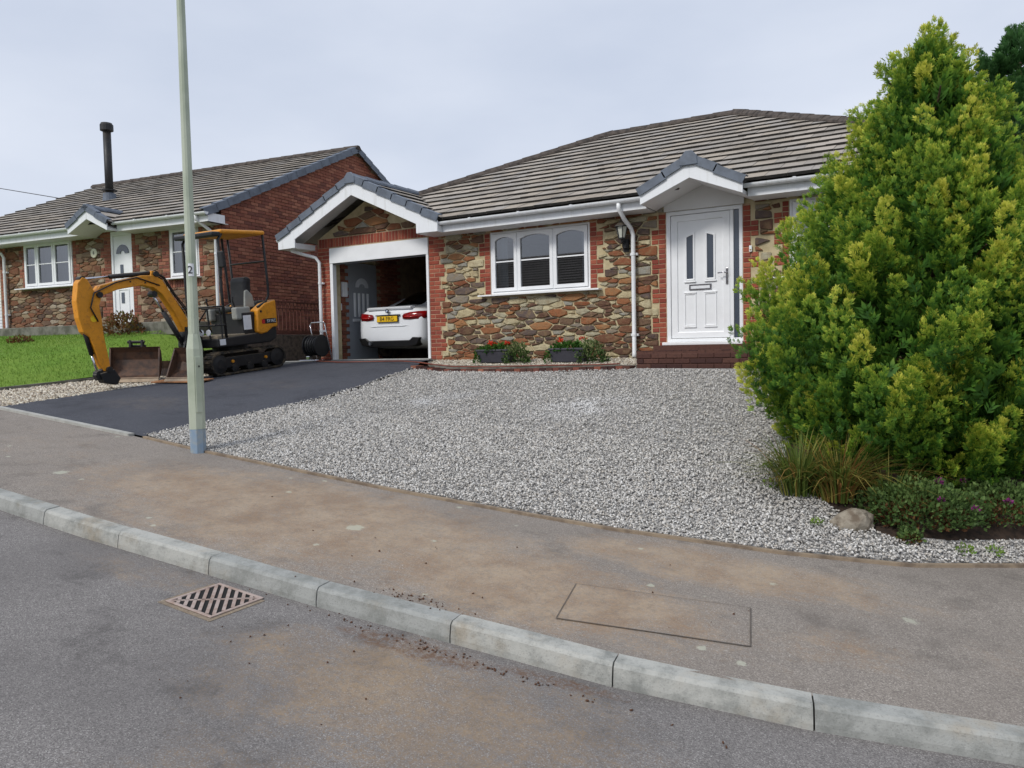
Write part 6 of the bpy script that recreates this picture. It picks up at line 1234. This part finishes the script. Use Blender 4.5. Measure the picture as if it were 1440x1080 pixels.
def conifer(name, base, prof, mat, label, nplume, nfr, seed, gold=.5, Lp_=(.32, .7), fl=(.05, .1), upw=.85, sq=1., view=None):
    rng = np.random.default_rng(seed); bx, by, bz = base; hs = np.array([p[0] for p in prof]); rs = np.array([p[1] for p in prof]); t = thing(name, base, label, 'tree'); zt = hs[-1]
    Ps, Ds, Ls_, Ss = [], [], [], []
    # plume anchors weighted by envelope area
    zz_ = np.linspace(hs[0], hs[-1], 200); w = (np.interp(zz_, hs, rs) + .15) * np.where(zz_ < hs[0] + .7, 1.5, 1.); w /= w.sum()
    for k in range(nplume):
        z = rng.choice(zz_, p=w) + rng.uniform(-.02, .02); r = max(np.interp(z, hs, rs), .04); a = rng.uniform(0, 2 * np.pi)
        lob = 1 + .10 * np.sin(a * 3 + z * 2.3 + seed) + .08 * np.sin(a * 7 - z * 4.1); inner = rng.uniform(0, 1) < .3; rad = r * lob * (rng.uniform(.4, .75) if inner else rng.uniform(.8, 1.0))
        o = np.array([math.cos(a), math.sin(a), 0.]); pl = rng.uniform(*Lp_) * (.7 if z > zt - .7 else 1); ax = o * rng.uniform(.25, .7) + np.array([0, 0, upw]) + rng.normal(size=3) * .14
        if z < hs[0] + .45: ax[2] *= .55
        ax /= np.linalg.norm(ax); c = np.array([bx, by, z - pl * .45]) + o * max(rad - pl * .25, 0)
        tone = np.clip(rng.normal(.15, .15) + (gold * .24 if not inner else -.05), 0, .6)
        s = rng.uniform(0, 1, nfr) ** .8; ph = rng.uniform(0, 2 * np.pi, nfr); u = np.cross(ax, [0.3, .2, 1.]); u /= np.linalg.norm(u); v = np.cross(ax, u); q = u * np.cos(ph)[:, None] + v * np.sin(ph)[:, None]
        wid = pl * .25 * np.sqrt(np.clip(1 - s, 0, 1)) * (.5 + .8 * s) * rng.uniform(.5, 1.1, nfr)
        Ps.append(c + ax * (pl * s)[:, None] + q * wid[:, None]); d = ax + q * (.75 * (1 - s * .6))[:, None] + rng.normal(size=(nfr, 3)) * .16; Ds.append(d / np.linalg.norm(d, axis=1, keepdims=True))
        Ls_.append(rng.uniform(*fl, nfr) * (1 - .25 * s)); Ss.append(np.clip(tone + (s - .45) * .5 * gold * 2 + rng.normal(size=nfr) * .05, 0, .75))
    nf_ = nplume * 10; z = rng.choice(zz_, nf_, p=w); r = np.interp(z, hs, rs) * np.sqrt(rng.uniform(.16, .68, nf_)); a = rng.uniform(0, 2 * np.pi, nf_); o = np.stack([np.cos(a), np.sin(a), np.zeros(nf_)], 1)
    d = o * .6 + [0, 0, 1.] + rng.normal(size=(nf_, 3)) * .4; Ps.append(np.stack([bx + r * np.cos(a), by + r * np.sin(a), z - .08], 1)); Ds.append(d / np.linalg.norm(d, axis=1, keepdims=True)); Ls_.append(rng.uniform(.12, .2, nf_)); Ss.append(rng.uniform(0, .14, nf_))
    V, F, C = fronds(np.concatenate(Ps), np.concatenate(Ds), np.concatenate(Ls_), np.concatenate(Ss), rng)
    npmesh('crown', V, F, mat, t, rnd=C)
    m_ = MB(); m_.tube([(bx, by, bz - .1), (bx + .02, by, bz + .6), (bx - .02, by + .02, bz + (zt - bz) * .5), (bx, by, zt - .25)], [.13, .11, .07, .015], 10); m_.build('trunk', M['bark'], t, smooth=True)
    rd = random.Random(seed)
    for k in range(26):
        z = bz + .25 + (zt - bz - .7) * k / 26; r = float(np.interp(z, hs, rs)) * .75; a = k * 2.4; m_ = MB(); m_.tube([(bx, by, z), (bx + r * .5 * math.cos(a), by + r * .5 * math.sin(a), z + .08), (bx + r * math.cos(a), by + r * math.sin(a), z + .3)], [.03, .02, .006], 5); m_.build('branch', M['bark'], t)
    return t
TZ = float(yard_z(-.28, 8.0)) + .08
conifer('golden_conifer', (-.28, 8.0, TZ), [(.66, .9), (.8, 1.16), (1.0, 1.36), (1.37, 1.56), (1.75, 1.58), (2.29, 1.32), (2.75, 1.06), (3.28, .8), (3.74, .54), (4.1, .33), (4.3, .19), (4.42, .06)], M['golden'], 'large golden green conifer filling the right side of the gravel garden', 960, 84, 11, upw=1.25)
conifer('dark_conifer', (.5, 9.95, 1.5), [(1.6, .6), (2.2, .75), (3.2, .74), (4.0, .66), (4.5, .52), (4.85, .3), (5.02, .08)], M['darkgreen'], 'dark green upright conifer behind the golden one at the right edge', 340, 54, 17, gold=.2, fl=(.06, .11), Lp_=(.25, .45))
# ------------------------------------------------------------------ plants in the bed
def sedge(cx, cy, n, h, spread, label, seed, tone):
    z = float(yard_z(cx, cy)); t = thing('grass_clump', (cx, cy, z), label, 'grass clump', 'grass clumps beside the conifer'); r_ = np.random.default_rng(seed); V, F, C = [], [], []
    for k in range(n):
        a = r_.uniform(0, 6.28); le = r_.uniform(.25, 1.25); hh = h * r_.uniform(.55, 1.15); d = np.array([math.cos(a), math.sin(a), 0]); sd_ = np.array([-d[1], d[0], 0]) * r_.uniform(.004, .008); b = np.array([cx, cy, z]) + d * r_.uniform(0, spread * .35)
        pts = [b + d * hh * le * u ** 1.6 * .9 + np.array([0, 0, hh * (u - .55 * le * u ** 2.4)]) for u in np.linspace(0, 1, 6)]; i0 = len(V); col = np.clip(r_.normal(tone, .25), 0, 1)
        for i, p in enumerate(pts): w = 1 - .9 * (i / 5) ** 2; V += [p - sd_ * w, p + sd_ * w]; C += [col, col]
        F += [(i0 + 2 * i, i0 + 2 * i + 1, i0 + 2 * i + 3, i0 + 2 * i + 2) for i in range(5)]
    npmesh('blades', np.array(V), np.array(F), M['sedge'], t, rnd=np.array(C)); return t
sedge(-1.16, 6.6, 420, .62, .55, 'spiky green and straw sedge clump at the left edge of the bed', 1, .38)
sedge(-.86, 6.62, 380, .66, .5, 'spiky sedge clump with reddish dry stems touching the conifer', 2, .62)
sedge(-.5, 6.62, 150, .52, .5, 'thin arching sedge tuft between the dry clump and heather', 3, .5)
def mound_plant(cx, cy, rx, ry, h, n, label, seed, flowers):
    z = float(yard_z(cx, cy)) + .02; t = thing('heather', (cx, cy, z), label, 'heather', 'heathers in the bed'); leafball('foliage', (cx, cy, z), rx, ry, h, n, .032, M['heather'], t, seed); r_ = random.Random(seed)
    for k in range(flowers):
        a = r_.uniform(0, 6.28); q = r_.uniform(.3, .95); leafball('flower', (cx + rx * q * math.cos(a), cy + ry * q * math.sin(a), z + h * math.sqrt(max(0, 1 - q * q))), .025, .025, .035, 26, .018, M['purple'], t, 90 + k + seed)
    leafball('undergrowth', (cx, cy, z - .02), rx * .75, ry * .75, h * .6, n // 3, .04, M['dry_shrub'], t, seed + 7)
mound_plant(-.3, 6.5, .44, .3, .32, 4200, 'low dark green heather mound behind the garden rock', 2, 3)
mound_plant(.2, 6.95, .42, .36, .27, 3200, 'sprawling heather with purple flowers at the right edge of the bed', 6, 5)
mound_plant(-.33, 6.2, .08, .07, .09, 220, 'tiny round green heather tuft at the gravel edge', 8, 0)
# rock
def rock(cx, cy, sx, sy, sz, rz, label, seed):
    bm = bmesh.new(); bmesh.ops.create_icosphere(bm, subdivisions=3, radius=1); r_ = random.Random(seed); ph = [r_.uniform(0, 6) for _ in range(6)]
    for v in bm.verts:
        p = v.co.copy(); k = 1 + .16 * math.sin(p.x * 3 + ph[0]) + .12 * math.sin(p.y * 4 + ph[1]) * math.cos(p.z * 3 + ph[2]) + .05 * math.sin(p.x * 9 + ph[3]) * math.sin(p.z * 8 + ph[4]); v.co = Vector((p.x * k * sx, p.y * k * sy, max(p.z, -.6) * k * sz))
    me = bpy.data.meshes.new('garden_rock'); bm.to_mesh(me); bm.free(); me.materials.append(M['rock']); o = bpy.data.objects.new('garden_rock', me); COL.objects.link(o); o.location = (cx, cy, float(yard_z(cx, cy)) + sz * .3); o.rotation_euler = (R(8), R(-14), R(rz)); return tag(o, label, 'rock')
rock(-.72, 6.22, .19, .08, .1, 24, 'long rough grey brown rock edging the planting bed', 3)
rock(.35, 6.98, .12, .08, .07, 10, 'small grey stone half hidden among the heather', 5)
# scattered weeds
for k, (x, y, s) in enumerate(((-1.5, 6.95, .05), (-.95, 6.12, .045), (.02, 6.3, .06), (.2, 6.42, .06), (-1.42, 6.6, .07))):
    t = thing('weed', (x, y, float(yard_z(x, y))), ['tiny weed alone in the gravel left of the sedge', 'tiny weed in the gravel in front of the rock', 'small weed at the gravel edge below the heather', 'small weed at the far right gravel edge', 'pale weed at the foot of the left sedge clump'][k], 'weed', 'weeds in the gravel'); leafball('leaves', (x, y, float(yard_z(x, y)) + .005), s, s, s, 60, .025, M['grass'], t, 70 + k)
